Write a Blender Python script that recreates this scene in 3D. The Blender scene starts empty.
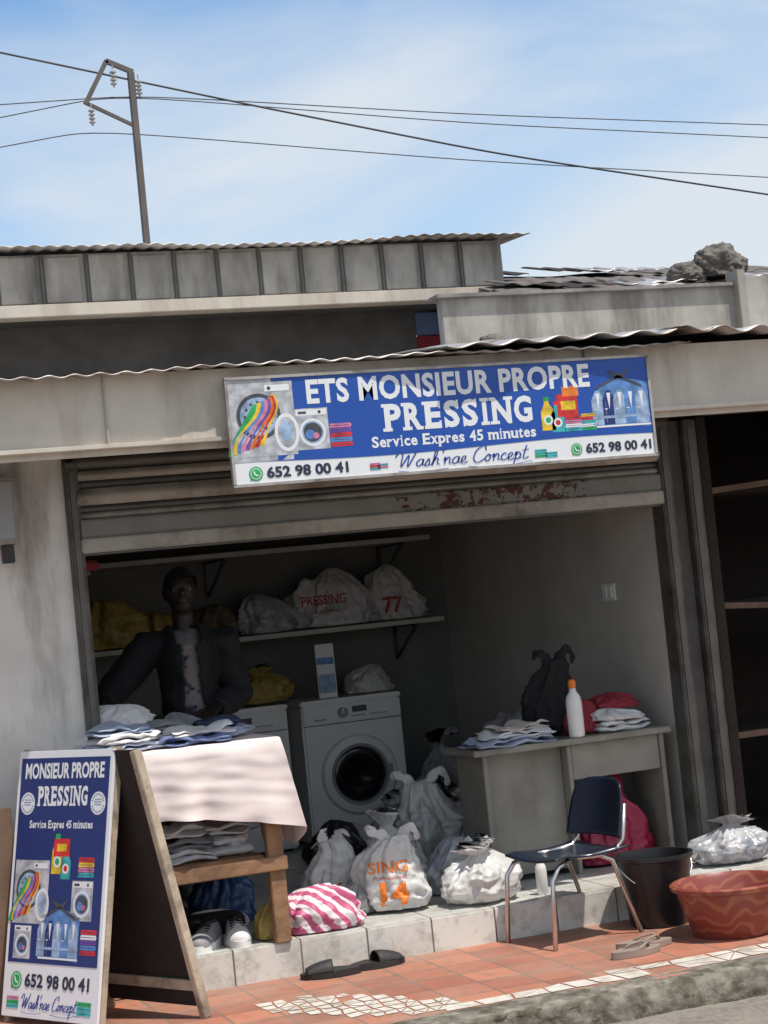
import bpy, bmesh, math, random
from mathutils import Vector, Matrix, noise, Euler
from mathutils.bvhtree import BVHTree
random.seed(7)
scene=bpy.context.scene
COL=bpy.context.collection
scene.view_settings.view_transform='Standard'; scene.view_settings.look='None'; scene.view_settings.exposure=0

# ---------------------------------------------------------------- materials
MATS={}
def mat(name,col,rough=.7,metal=0,var=.15,vs=6,bump=0,bs=40,col2=None,c2s=3,c2t=(.5,.65),spec=.5,streak=False,xwin=None,sss=0):
    if name in MATS: return MATS[name]
    m=bpy.data.materials.new(name); m.use_nodes=True; nt=m.node_tree; N=nt.nodes; L=nt.links
    b=N['Principled BSDF']; b.inputs['Roughness'].default_value=rough; b.inputs['Metallic'].default_value=metal
    b.inputs['Specular IOR Level'].default_value=spec
    tc=N.new('ShaderNodeTexCoord')
    n=N.new('ShaderNodeTexNoise'); n.inputs['Scale'].default_value=vs; n.inputs['Detail'].default_value=6
    L.new(tc.outputs['Object'],n.inputs['Vector'])
    r=N.new('ShaderNodeValToRGB'); r.color_ramp.elements[0].position=.3; r.color_ramp.elements[1].position=.7
    c=Vector(col[:3])
    r.color_ramp.elements[0].color=(*(c*(1-var)),1); r.color_ramp.elements[1].color=(*(c*(1+var*.6)),1)
    L.new(n.outputs['Fac'],r.inputs['Fac']); out=r.outputs['Color']
    if col2:
        n2=N.new('ShaderNodeTexNoise'); n2.inputs['Scale'].default_value=c2s; n2.inputs['Detail'].default_value=8; n2.inputs['Roughness'].default_value=.65
        if streak:
            mp=N.new('ShaderNodeMapping'); mp.inputs['Scale'].default_value=(1,1,.22); L.new(tc.outputs['Object'],mp.inputs['Vector']); L.new(mp.outputs[0],n2.inputs['Vector'])
        else: L.new(tc.outputs['Object'],n2.inputs['Vector'])
        fac=n2.outputs['Fac']
        if xwin:
            sp=N.new('ShaderNodeSeparateXYZ'); L.new(tc.outputs['Object'],sp.inputs[0])
            a=N.new('ShaderNodeMath'); a.operation='SUBTRACT'; L.new(sp.outputs['X'],a.inputs[0]); a.inputs[1].default_value=xwin[0]
            a2=N.new('ShaderNodeMath'); a2.operation='ABSOLUTE'; L.new(a.outputs[0],a2.inputs[0])
            a3=N.new('ShaderNodeMapRange'); a3.inputs['From Min'].default_value=xwin[1]*.5; a3.inputs['From Max'].default_value=xwin[1]*1.5; a3.inputs['To Min'].default_value=0; a3.inputs['To Max'].default_value=-.25; L.new(a2.outputs[0],a3.inputs['Value'])
            a4=N.new('ShaderNodeMath'); a4.operation='ADD'; L.new(fac,a4.inputs[0]); L.new(a3.outputs[0],a4.inputs[1]); fac=a4.outputs[0]
        r2=N.new('ShaderNodeValToRGB'); r2.color_ramp.elements[0].position=c2t[0]; r2.color_ramp.elements[1].position=c2t[1]
        L.new(fac,r2.inputs['Fac'])
        mx=N.new('ShaderNodeMix'); mx.data_type='RGBA'; L.new(r2.outputs['Color'],mx.inputs['Factor']); L.new(out,mx.inputs['A']); mx.inputs['B'].default_value=(*col2,1)
        out=mx.outputs['Result']
    L.new(out,b.inputs['Base Color'])
    if bump:
        n3=N.new('ShaderNodeTexNoise'); n3.inputs['Scale'].default_value=bs; n3.inputs['Detail'].default_value=5
        L.new(tc.outputs['Object'],n3.inputs['Vector'])
        bp=N.new('ShaderNodeBump'); bp.inputs['Strength'].default_value=bump; bp.inputs['Distance'].default_value=.01
        L.new(n3.outputs['Fac'],bp.inputs['Height']); L.new(bp.outputs[0],b.inputs['Normal'])
    if sss:
        tr=N.new('ShaderNodeBsdfTranslucent'); L.new(out,tr.inputs['Color']); ms=N.new('ShaderNodeMixShader'); ms.inputs['Fac'].default_value=sss
        L.new(b.outputs[0],ms.inputs[1]); L.new(tr.outputs[0],ms.inputs[2]); L.new(ms.outputs[0],N['Material Output'].inputs['Surface'])
    MATS[name]=m; return m
def tilemat(name,c1,c2,mortar,w,h,ms,axis='xy',offset=0,dirt=None,rough=.35,dt=(.5,.7),off=(0,0,0)):
    m=bpy.data.materials.new(name); m.use_nodes=True; nt=m.node_tree; N=nt.nodes; L=nt.links
    b=N['Principled BSDF']; b.inputs['Roughness'].default_value=rough
    tc=N.new('ShaderNodeTexCoord'); sp=N.new('ShaderNodeSeparateXYZ'); L.new(tc.outputs['Object'],sp.inputs[0])
    cb=N.new('ShaderNodeCombineXYZ'); L.new(sp.outputs['X'],cb.inputs['X']); L.new(sp.outputs['Y' if axis=='xy' else 'Z'],cb.inputs['Y'])
    ad=N.new('ShaderNodeVectorMath'); ad.inputs[1].default_value=off; L.new(cb.outputs[0],ad.inputs[0])
    br=N.new('ShaderNodeTexBrick'); L.new(ad.outputs[0],br.inputs['Vector']); br.offset=offset
    br.inputs['Scale'].default_value=1; br.inputs['Brick Width'].default_value=w; br.inputs['Row Height'].default_value=h; br.inputs['Mortar Size'].default_value=ms
    br.inputs['Color1'].default_value=(*c1,1); br.inputs['Color2'].default_value=(*c2,1); br.inputs['Mortar'].default_value=(*mortar,1)
    out=br.outputs['Color']
    for (sc,rg,dc,mxv) in ([(2.3,dt,dirt,.75),(12,(.48,.70),tuple(x*.5 for x in dirt),.55)] if dirt else []):
        n=N.new('ShaderNodeTexNoise'); n.inputs['Scale'].default_value=sc; n.inputs['Detail'].default_value=9; n.inputs['Roughness'].default_value=.7
        L.new(tc.outputs['Object'],n.inputs['Vector']); r=N.new('ShaderNodeValToRGB'); r.color_ramp.elements[0].position=rg[0]; r.color_ramp.elements[1].position=rg[1]
        r.color_ramp.elements[1].color=(mxv,mxv,mxv,1)
        L.new(n.outputs['Fac'],r.inputs['Fac']); mx=N.new('ShaderNodeMix'); mx.data_type='RGBA'; L.new(r.outputs['Color'],mx.inputs['Factor']); L.new(out,mx.inputs['A']); mx.inputs['B'].default_value=(*dc,1); out=mx.outputs['Result']
    L.new(out,b.inputs['Base Color'])
    bp=N.new('ShaderNodeBump'); bp.inputs['Strength'].default_value=.5; bp.inputs['Distance'].default_value=.004; bp.invert=True
    L.new(br.outputs['Fac'],bp.inputs['Height']); L.new(bp.outputs[0],b.inputs['Normal'])
    MATS[name]=m; return m

PLASTER=mat('plaster',(.70,.685,.65),.85,var=.10,bump=.35,bs=25,col2=(.19,.165,.14),c2s=3.4,c2t=(.54,.78),streak=True)
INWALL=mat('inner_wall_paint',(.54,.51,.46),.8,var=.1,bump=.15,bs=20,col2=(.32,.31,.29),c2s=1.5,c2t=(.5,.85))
INWALLD=mat('inner_wall_shade_tone',(.17,.17,.16),.8,var=.15,bump=.15,bs=20,col2=(.10,.10,.095),c2s=1.5,c2t=(.5,.85))  # back wall and ceiling: albedo lowered, interior shade put into the colour
INWALLL=mat('left_wall_shade_tone',(.09,.09,.09),.8,var=.15)  # left wall darkest, interior shade put into its colour too
FASCIA=mat('fascia_metal',(.56,.51,.44),.5,var=.10,bump=.15,bs=7,col2=(.20,.155,.11),c2s=3.0,c2t=(.48,.80),streak=True)
FASCIA2=mat('weathered_panel',(.40,.38,.35),.7,var=.22,bump=.2,bs=12,col2=(.10,.09,.08),c2s=4.5,c2t=(.45,.72),streak=True)
CONC=mat('concrete',(.26,.25,.24),.9,var=.2,bump=.5,bs=30,col2=(.09,.085,.08),c2s=2.5,c2t=(.48,.7))
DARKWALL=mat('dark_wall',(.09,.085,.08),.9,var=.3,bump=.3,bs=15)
ZINC=mat('zinc_sheet',(.44,.42,.40),.45,metal=.4,var=.15,bump=.1,bs=12,col2=(.14,.10,.08),c2s=4,c2t=(.46,.66))
RAIL=mat('grey_steel',(.12,.12,.11),.55,metal=.3,var=.25,bump=.2,bs=20,col2=(.06,.04,.03),c2s=5,c2t=(.46,.66))
SLAT=mat('shutter_slat',(.36,.335,.29),.5,metal=.2,var=.15,bump=.1,bs=15,col2=(.12,.10,.08),c2s=3.5,c2t=(.46,.72))
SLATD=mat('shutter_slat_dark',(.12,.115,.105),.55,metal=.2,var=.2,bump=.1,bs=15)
RUSTY=mat('rusty_steel',(.20,.20,.18),.6,metal=.2,var=.12,bump=.3,bs=30,col2=(.075,.022,.016),c2s=24,c2t=(.49,.53),xwin=(.62,.55))
STEEL=mat('chrome_tube',(.6,.6,.6),.25,metal=.9,var=.1)
POLE=mat('pole_steel',(.13,.115,.105),.6,metal=.3,var=.2)
BLACK=mat('black_plastic',(.014,.014,.016),.35,var=.2)
WIREM=mat('cable_sheath',(.05,.05,.055),.6,var=.2)
BLACKCLOTH=mat('black_fabric',(.012,.012,.014),.9,var=.3,bump=.3,bs=60)
WOOD=mat('raw_wood',(.30,.17,.09),.75,var=.3,vs=14,bump=.3,bs=40,col2=(.10,.06,.035),c2s=8,c2t=(.5,.75))
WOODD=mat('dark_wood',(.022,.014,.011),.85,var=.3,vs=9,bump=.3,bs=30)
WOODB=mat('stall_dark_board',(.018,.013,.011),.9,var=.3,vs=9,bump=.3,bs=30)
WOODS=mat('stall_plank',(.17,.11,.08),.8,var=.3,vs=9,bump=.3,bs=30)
WOODP=mat('pale_wood',(.44,.36,.27),.75,var=.2,vs=12,bump=.3,bs=30,col2=(.12,.09,.07),c2s=7,c2t=(.48,.7))
WHITEP=mat('white_plastic',(.75,.75,.74),.35,var=.04)
ENAMEL=mat('white_enamel',(.78,.78,.77),.3,var=.03)
GREYP=mat('grey_plastic',(.3,.31,.32),.4,var=.08)
GLASS=mat('door_glass',(.010,.011,.014),.12,var=.1)
BAGW=mat('bag_white_plastic',(.76,.75,.73),.28,var=.10,vs=9,bump=.8,bs=24,col2=(.46,.44,.47),c2s=8,c2t=(.46,.78),sss=.25)
BAGT=mat('bag_translucent_plastic',(.58,.58,.59),.24,var=.2,vs=12,bump=.9,bs=26,col2=(.22,.25,.33),c2s=9,c2t=(.45,.68),sss=.25)
BAGG=mat('bag_grey_plastic',(.34,.34,.35),.35,var=.2,vs=9,bump=.7,bs=24,col2=(.17,.16,.17),c2s=6,c2t=(.45,.7))
BAGY=mat('bag_yellow',(.38,.27,.07),.5,var=.25,bump=.5,bs=30,col2=(.16,.12,.04),c2s=7,c2t=(.5,.75))
BAGB=mat('bag_black',(.013,.013,.014),.3,var=.2,bump=.6,bs=35)
BAGBL=mat('bag_blue',(.02,.06,.16),.4,var=.2,bump=.5,bs=30)
BAGBR=mat('bag_brown',(.12,.09,.06),.5,var=.3,bump=.5,bs=30)
MAG=mat('magenta_plastic',(.32,.015,.06),.4,var=.25,bump=.5,bs=25)
REDC=mat('red_fabric',(.28,.025,.04),.8,var=.25,bump=.3,bs=40)
BLUEC=mat('blue_fabric',(.13,.17,.32),.85,var=.2,bump=.3,bs=50)
LBLUEC=mat('light_blue_fabric',(.38,.43,.55),.85,var=.15,bump=.3,bs=50)
NAVYC=mat('navy_fabric',(.03,.04,.10),.9,var=.3,bump=.3,bs=50)
WHITEC=mat('white_fabric',(.68,.67,.68),.9,var=.08,bump=.35,bs=30)
CREAMC=mat('cream_fabric',(.60,.55,.50),.9,var=.1,bump=.35,bs=25)
PINKW=mat('tablecloth_fabric',(.76,.66,.64),.9,var=.07,bump=.25,bs=9)
GREYC=mat('grey_fabric',(.22,.23,.25),.9,var=.2,bump=.3,bs=40)
ORANGE=mat('orange_print',(.80,.20,.02),.5,var=.1)
REDP=mat('red_print',(.45,.06,.05),.5,var=.1)
DESK=mat('grey_laminate',(.25,.24,.205),.5,var=.12,bump=.05,bs=20,col2=(.13,.12,.10),c2s=3.5,c2t=(.46,.75))
CHAIRB=mat('navy_chair_plastic',(.008,.014,.03),.35,var=.15)
ROCK=mat('rough_stone',(.15,.135,.12),.95,var=.5,vs=14,bump=1,bs=35)
SKIN=mat('dark_skin',(.017,.010,.007),.55,var=.1)
SHOEG=mat('shoe_grey',(.26,.26,.27),.7,var=.2)
SIGNW=mat('sign_white',(.74,.76,.79),.4,var=.03)
SIGNB=mat('sign_blue',(.010,.075,.38),.4,var=.10,vs=3)
SIGND=mat('sign_navy',(.012,.03,.16),.4,var=.05)
SIGNS=mat('sign_script_blue',(.015,.06,.32),.4,var=.05)
SIGNK=mat('sign_ink',(.02,.025,.06),.4,var=.05)
def flat(n,c): return mat('print_'+n,c,.45,var=.45,vs=22)
F_G=flat('green',(.02,.38,.10)); F_R=flat('red',(.6,.03,.03)); F_Y=flat('yellow',(.75,.5,.03)); F_T=flat('teal',(.05,.42,.45)); F_P=flat('pink',(.6,.2,.35))
F_O=flat('orange',(.75,.2,.03)); F_LG=flat('lightgrey',(.46,.48,.52)); F_DG=flat('darkgrey',(.06,.07,.09)); F_BL=flat('lightblue',(.10,.24,.55)); F_V=flat('violet',(.16,.07,.35)); F_LB=flat('paleblue',(.3,.42,.62))
def stripes(name,c1,c2,scale,axis='X',rough=.5,dist=1.5,lo=.45,hi=.55,ds=1):
    m=bpy.data.materials.new(name); m.use_nodes=True; nt=m.node_tree; N=nt.nodes; L=nt.links; b=N['Principled BSDF']; b.inputs['Roughness'].default_value=rough
    tc=N.new('ShaderNodeTexCoord'); w=N.new('ShaderNodeTexWave'); w.bands_direction=axis; w.inputs['Scale'].default_value=scale; w.inputs['Distortion'].default_value=dist; w.inputs['Detail'].default_value=1; w.inputs['Detail Scale'].default_value=ds
    L.new(tc.outputs['Object'],w.inputs['Vector']); r=N.new('ShaderNodeValToRGB'); r.color_ramp.elements[0].position=lo; r.color_ramp.elements[1].position=hi
    r.color_ramp.elements[0].color=(*c1,1); r.color_ramp.elements[1].color=(*c2,1); L.new(w.outputs['Fac'],r.inputs['Fac']); L.new(r.outputs[0],b.inputs['Base Color']); return m
PINKSTR=stripes('pink_striped_plastic',(.46,.08,.19),(.66,.60,.60),7,'DIAGONAL',dist=3)
BASINM=stripes('basin_plastic',(.22,.045,.032),(.30,.10,.055),4.5,'Z',.4,9,.55,.95,2.2)
TERRA=tilemat('terracotta_tiles',(.47,.17,.10),(.29,.10,.065),(.17,.12,.09),.2,.2,.006,'xy',0,dirt=(.36,.25,.19),rough=.6,dt=(.38,.72))
RISER=tilemat('white_tiles_riser',(.70,.69,.64),(.62,.61,.57),(.14,.12,.10),.30,.3,.004,'xz',0,dirt=(.33,.29,.24),rough=.3,dt=(.50,.78),off=(.1,.155,0))
FLOORT=tilemat('white_tiles_floor',(.60,.60,.57),(.54,.54,.5),(.16,.15,.13),.30,.30,.004,'xy',0,dirt=(.28,.25,.21),rough=.3,dt=(.5,.85),off=(.1,.17,0))
KERBM=mat('kerb_concrete',(.22,.195,.16),.95,var=.5,vs=18,bump=1,bs=30,col2=(.065,.06,.04),c2s=11,c2t=(.44,.62))
ASPH=mat('asphalt',(.20,.175,.15),.95,var=.3,vs=40,bump=.6,bs=110,col2=(.28,.245,.20),c2s=4,c2t=(.45,.75))
GROUND=mat('dusty_ground',(.22,.18,.14),.95,var=.3,bump=.4,bs=20)
TILEW=mat('white_tile_piece',(.66,.62,.55),.4,var=.16,vs=20,col2=(.34,.26,.19),c2s=9,c2t=(.45,.74))
SHINGLE=mat('old_roofing',(.13,.115,.105),.9,var=.4,vs=9,bump=.5,bs=20,col2=(.20,.10,.07),c2s=5,c2t=(.55,.7))

# ---------------------------------------------------------------- mesh builder
class MB:
    def __init__(s): s.v=[];s.f=[];s.m=[];s.mats=[];s.flatp=False
    def mi(s,m):
        if m not in s.mats: s.mats.append(m)
        return s.mats.index(m)
    def add(s,vs,fs,m,M=None):
        o=len(s.v)
        for v in vs:
            v=Vector(v); s.v.append(M@v if M else v)
        k=s.mi(m)
        for f in fs: s.f.append([i+o for i in f]); s.m.append(k)
        return s
    def box(s,lo,hi,m,bev=0,M=None):
        bm=bmesh.new(); bmesh.ops.create_cube(bm,size=1)
        lo=Vector(lo);hi=Vector(hi);c=(lo+hi)/2;d=hi-lo
        for v in bm.verts: v.co=Vector((v.co.x*d.x+c.x,v.co.y*d.y+c.y,v.co.z*d.z+c.z))
        if bev: bmesh.ops.bevel(bm,geom=bm.edges[:],offset=bev,segments=2,affect='EDGES')
        bm.verts.index_update()
        s.add([v.co.copy() for v in bm.verts],[[v.index for v in f.verts] for f in bm.faces],m,M); bm.free(); return s
    def beam(s,a,b,w,h,m,up=(0,0,1),bev=0):
        a=Vector(a);b=Vector(b);d=b-a;z=d.normalized();x=Vector(up).cross(z)
        if x.length<1e-4: x=Vector((1,0,0))
        x.normalize();y=z.cross(x)
        M=Matrix((( x.x,y.x,z.x,a.x),(x.y,y.y,z.y,a.y),(x.z,y.z,z.z,a.z),(0,0,0,1)))
        return s.box((-w/2,-h/2,0),(w/2,h/2,d.length),m,bev,M)
    def tube(s,pts,r,m,seg=8,cap=True):
        pts=[Vector(p) for p in pts]; n=len(pts); rs=r if isinstance(r,(list)) else [r]*n
        vs=[];fs=[];px=None
        for i,p in enumerate(pts):
            t=(pts[min(i+1,n-1)]-pts[max(i-1,0)]).normalized()
            if px is None:
                ref=Vector((0,0,1)) if abs(t.z)<.9 else Vector((1,0,0)); px=ref.cross(t).normalized()
            else:
                px=(px-t*px.dot(t)).normalized()
            py=t.cross(px)
            a,b_=(rs[i],rs[i]) if not isinstance(rs[i],(tuple,list)) else rs[i]
            for k in range(seg):
                an=2*math.pi*k/seg; vs.append(p+px*math.cos(an)*a+py*math.sin(an)*b_)
        for i in range(n-1):
            for k in range(seg):
                k2=(k+1)%seg; fs.append([i*seg+k,i*seg+k2,(i+1)*seg+k2,(i+1)*seg+k])
        if cap: fs.append(list(range(seg))[::-1]); fs.append([(n-1)*seg+k for k in range(seg)])
        return s.add(vs,fs,m)
    def lathe(s,prof,m,seg=40,M=None,cap=True):
        vs=[];fs=[];n=len(prof)
        for i,(r,z) in enumerate(prof):
            for k in range(seg):
                a=2*math.pi*k/seg; vs.append(Vector((r*math.cos(a),r*math.sin(a),z)))
        for i in range(n-1):
            for k in range(seg):
                k2=(k+1)%seg; fs.append([i*seg+k,i*seg+k2,(i+1)*seg+k2,(i+1)*seg+k])
        if cap and prof[0][0]>1e-5: fs.append(list(range(seg))[::-1])
        if cap and prof[-1][0]>1e-5: fs.append([(n-1)*seg+k for k in range(seg)])
        return s.add(vs,fs,m,M)
    def ell(s,c,r,m,seg=20,ring=12,M=None):
        vs=[];fs=[]
        for i in range(ring+1):
            th=math.pi*i/ring
            for k in range(seg):
                a=2*math.pi*k/seg; vs.append(Vector((c[0]+r[0]*math.sin(th)*math.cos(a),c[1]+r[1]*math.sin(th)*math.sin(a),c[2]-r[2]*math.cos(th))))
        for i in range(ring):
            for k in range(seg):
                k2=(k+1)%seg; fs.append([i*seg+k,i*seg+k2,(i+1)*seg+k2,(i+1)*seg+k])
        return s.add(vs,fs,m,M)
    def grid(s,fn,nu,nv,m,M=None):
        vs=[fn(i/nu,j/nv) for j in range(nv+1) for i in range(nu+1)]
        fs=[[j*(nu+1)+i,j*(nu+1)+i+1,(j+1)*(nu+1)+i+1,(j+1)*(nu+1)+i] for j in range(nv) for i in range(nu)]
        return s.add(vs,fs,m,M)
    def poly(s,pts,z,m,M=None):
        return s.add([(p[0],p[1],z) for p in pts],[list(range(len(pts)))],m,M)
    def disc(s,cx,cy,r,z,m,ry=None,n=24,M=None):
        ry=ry or r
        return s.poly([(cx+r*math.cos(2*math.pi*k/n),cy+ry*math.sin(2*math.pi*k/n)) for k in range(n)],z,m,M)
    def rect(s,x0,y0,x1,y1,z,m,M=None): return s.poly([(x0,y0),(x1,y0),(x1,y1),(x0,y1)],z,m,M)
    def text(s,t,x,y,w,h,z,m,bold=0,shear=0,M=None,sub=0,space=1):
        cu=bpy.data.curves.new('t','FONT'); cu.body=t; cu.offset=bold; cu.shear=shear; cu.resolution_u=3; cu.space_character=space
        ob=bpy.data.objects.new('t',cu); COL.objects.link(ob)
        dg=bpy.context.evaluated_depsgraph_get(); me=bpy.data.meshes.new_from_object(ob.evaluated_get(dg))
        bpy.data.objects.remove(ob); bpy.data.curves.remove(cu)
        bm=bmesh.new(); bm.from_mesh(me); bpy.data.meshes.remove(me)
        if sub:
            bmesh.ops.triangulate(bm,faces=bm.faces[:]); bmesh.ops.subdivide_edges(bm,edges=bm.edges[:],cuts=sub,use_grid_fill=True)
        bm.verts.index_update()
        xs=[v.co.x for v in bm.verts]; ys=[v.co.y for v in bm.verts]; x0,x1,y0,y1=min(xs),max(xs),min(ys),max(ys)
        vs=[(x+(v.co.x-x0)/(x1-x0)*w, y+(v.co.y-y0)/(y1-y0)*h, z) for v in bm.verts]
        s.add(vs,[[v.index for v in f.verts] for f in bm.faces],m,M); bm.free(); return s
    def ribbon(s,pts,wd,z,m):
        P=[Vector((p[0],p[1])) for p in pts]; P=[P[0]*2-P[1]]+P+[P[-1]*2-P[-2]]; out=[]
        for i in range(1,len(P)-2):
            for k in range(6):
                t=k/6; a,b,c,d=P[i-1],P[i],P[i+1],P[i+2]
                out.append(.5*((2*b)+(c-a)*t+(2*a-5*b+4*c-d)*t*t+(-a+3*b-3*c+d)*t**3))
        out.append(P[-2]); L=[];Rr=[]
        for i,p in enumerate(out):
            d=(out[min(i+1,len(out)-1)]-out[max(i-1,0)])
            if d.length<1e-9: d=Vector((1,0))
            d.normalize(); n=Vector((-d.y,d.x)); ww=wd*(.55+.6*abs(d.y))
            L.append(p+n*ww);Rr.append(p-n*ww)
        n=len(out); s.add([(p.x,p.y,z) for p in L]+[(p.x,p.y,z) for p in Rr],[[i,i+1,n+i+1,n+i] for i in range(n-1)],m)
    def obj(s,name,parent=None,label=None,cat=None,loc=(0,0,0),rot=(0,0,0),smooth=False,group=None,kind=None,M=None,ang=None):
        me=bpy.data.meshes.new(name); me.from_pydata([tuple(v) for v in s.v],[],s.f)
        for m in s.mats: me.materials.append(m)
        me.polygons.foreach_set('material_index',s.m)
        if smooth or ang: me.polygons.foreach_set('use_smooth',[True]*len(me.polygons))
        me.update()
        bm=bmesh.new(); bm.from_mesh(me)
        if not s.flatp: bmesh.ops.recalc_face_normals(bm,faces=bm.faces[:])
        if ang:
            for e in bm.edges:
                if len(e.link_faces)==2 and e.calc_face_angle(0)>math.radians(ang): e.smooth=False
        bm.to_mesh(me); bm.free()
        o=bpy.data.objects.new(name,me); COL.objects.link(o)
        if M is not None: o.matrix_world=M
        else: o.location=loc; o.rotation_euler=rot
        if parent: o.parent=parent
        if label: o['label']=label
        if cat and not parent: o['category']=cat
        if group: o['group']=group
        if kind: o['kind']=kind
        return o
def thing(name,label,cat,loc=(0,0,0),rot=(0,0,0),group=None,M=None):
    o=bpy.data.objects.new(name,None); COL.objects.link(o); o.empty_display_size=.1
    if M is not None: o.matrix_world=M
    else: o.location=loc; o.rotation_euler=rot
    o['label']=label; o['category']=cat
    if group: o['group']=group
    return o
def nz(p,s=1.0,seed=0): return noise.noise(Vector((p[0]*s+seed*7.3,p[1]*s-seed*3.1,p[2]*s+seed*1.7)))

# ---------------------------------------------------------------- camera
psi=math.radians(20.07); phi=math.radians(2.65); rho=math.radians(5.75)
cam=bpy.data.cameras.new('camera'); co=bpy.data.objects.new('camera',cam); COL.objects.link(co); scene.camera=co
F=Vector((math.sin(psi)*math.cos(phi),math.cos(psi)*math.cos(phi),math.sin(phi))); R=Vector((math.cos(psi),-math.sin(psi),0)); U=R.cross(F)
X=R*math.cos(rho)-U*math.sin(rho); Y=R*math.sin(rho)+U*math.cos(rho); Z=-F
co.matrix_world=Matrix(((X.x,Y.x,Z.x,0),(X.y,Y.y,Z.y,-8.33),(X.z,Y.z,Z.z,1.4),(0,0,0,1)))
cam.sensor_fit='VERTICAL'; cam.sensor_height=24; cam.lens=1900/1024*24; cam.clip_end=2000; cam.clip_start=.05

# ---------------------------------------------------------------- light
SUN_EL=70; SUN_AZ=150
w=bpy.data.worlds.new('World'); scene.world=w; w.use_nodes=True; nt=w.node_tree; N=nt.nodes; L=nt.links
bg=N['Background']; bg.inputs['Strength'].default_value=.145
sky=N.new('ShaderNodeTexSky'); sky.sky_type='NISHITA'; sky.sun_disc=False; sky.sun_elevation=math.radians(SUN_EL); sky.sun_rotation=math.radians(SUN_AZ); sky.air_density=1.1; sky.dust_density=.4
tint=N.new('ShaderNodeMix'); tint.data_type='RGBA'; tint.blend_type='MULTIPLY'; tint.inputs['Factor'].default_value=1; L.new(sky.outputs[0],tint.inputs['A']); tint.inputs['B'].default_value=(.86,1.04,1.16,1)
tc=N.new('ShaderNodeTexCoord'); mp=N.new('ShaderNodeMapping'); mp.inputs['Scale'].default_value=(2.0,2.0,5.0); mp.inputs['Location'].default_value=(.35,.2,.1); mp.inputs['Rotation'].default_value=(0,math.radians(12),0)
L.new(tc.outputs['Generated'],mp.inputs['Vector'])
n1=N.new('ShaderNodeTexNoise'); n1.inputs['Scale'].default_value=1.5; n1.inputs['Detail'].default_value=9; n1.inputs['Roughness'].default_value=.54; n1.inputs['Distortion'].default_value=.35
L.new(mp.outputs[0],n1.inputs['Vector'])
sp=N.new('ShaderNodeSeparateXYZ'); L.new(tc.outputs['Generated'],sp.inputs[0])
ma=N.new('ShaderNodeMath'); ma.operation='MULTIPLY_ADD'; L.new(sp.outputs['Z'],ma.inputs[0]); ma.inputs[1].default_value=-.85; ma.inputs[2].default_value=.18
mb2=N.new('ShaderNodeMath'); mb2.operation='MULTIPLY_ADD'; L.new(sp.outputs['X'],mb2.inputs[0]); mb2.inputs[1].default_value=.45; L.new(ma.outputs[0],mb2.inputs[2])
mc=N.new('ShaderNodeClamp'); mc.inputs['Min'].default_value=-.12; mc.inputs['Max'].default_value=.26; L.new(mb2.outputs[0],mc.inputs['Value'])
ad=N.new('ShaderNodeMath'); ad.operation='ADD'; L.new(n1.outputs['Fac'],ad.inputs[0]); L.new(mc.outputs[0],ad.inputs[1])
yc=N.new('ShaderNodeMapRange'); L.new(sp.outputs['Y'],yc.inputs['Value']); yc.inputs['From Min'].default_value=.1; yc.inputs['From Max'].default_value=-.5; yc.inputs['To Min'].default_value=0; yc.inputs['To Max'].default_value=.38  # unseen extra cloud behind the camera, added as neutral fill light
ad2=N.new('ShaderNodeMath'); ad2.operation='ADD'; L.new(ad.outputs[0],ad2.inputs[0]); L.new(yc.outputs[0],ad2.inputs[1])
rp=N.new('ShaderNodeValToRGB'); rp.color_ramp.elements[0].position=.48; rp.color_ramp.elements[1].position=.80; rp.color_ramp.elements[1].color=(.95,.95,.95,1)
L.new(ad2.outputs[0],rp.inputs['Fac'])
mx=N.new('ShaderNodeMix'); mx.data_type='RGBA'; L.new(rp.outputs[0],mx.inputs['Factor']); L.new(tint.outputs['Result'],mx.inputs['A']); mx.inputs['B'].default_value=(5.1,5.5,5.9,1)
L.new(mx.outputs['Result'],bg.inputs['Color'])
sl=bpy.data.lights.new('sun','SUN'); sl.energy=4.9; sl.angle=math.radians(.5); sl.color=(1,.94,.85)
so=bpy.data.objects.new('sun',sl); COL.objects.link(so)
sd=Vector((math.sin(math.radians(SUN_AZ))*math.cos(math.radians(SUN_EL)),math.cos(math.radians(SUN_AZ))*math.cos(math.radians(SUN_EL)),math.sin(math.radians(SUN_EL))))
so.rotation_euler=(-sd).to_track_quat('-Z','Y').to_euler(); so.location=(3,-6,12)

# ---------------------------------------------------------------- ground
b=MB(); b.grid(lambda u,v:(-400+800*u,-400+800*v,-.270),4,4,GROUND); b.obj('ground',kind='structure')
b=MB(); b.grid(lambda u,v:(-30+70*u,-9.5+7.75*v,-.255+.014*nz((u*70,v*8,0),.8)+.004*nz((u*70,v*8,0),6)),260,50,ASPH); b.obj('road',kind='structure',smooth=True)
b=MB(); b.box((-12,-1.70,-.32),(18,.6,-.15),TERRA); b.obj('pavement',kind='structure')
def kerb(u,v):
    x=-12+30*u; n=nz((x,v,0),2.5)*.03+nz((x,v*2,3),9)*.022+nz((x,v*4,3),24)*.008
    prof=[(-1.815,-.28),(-1.805,-.20),(-1.785,-.155),(-1.70,-.146),(-1.63,-.147)]
    k=min(int(v*4+.001),3); t=v*4-k; a=prof[k];c=prof[k+1]
    return (x,a[0]+(c[0]-a[0])*t+n,a[1]+(c[1]-a[1])*t+n*.3*(1 if 0.1<v<.9 else 0))
b=MB(); b.grid(kerb,1400,8,KERBM); b.obj('kerb',kind='structure',smooth=True)
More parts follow.
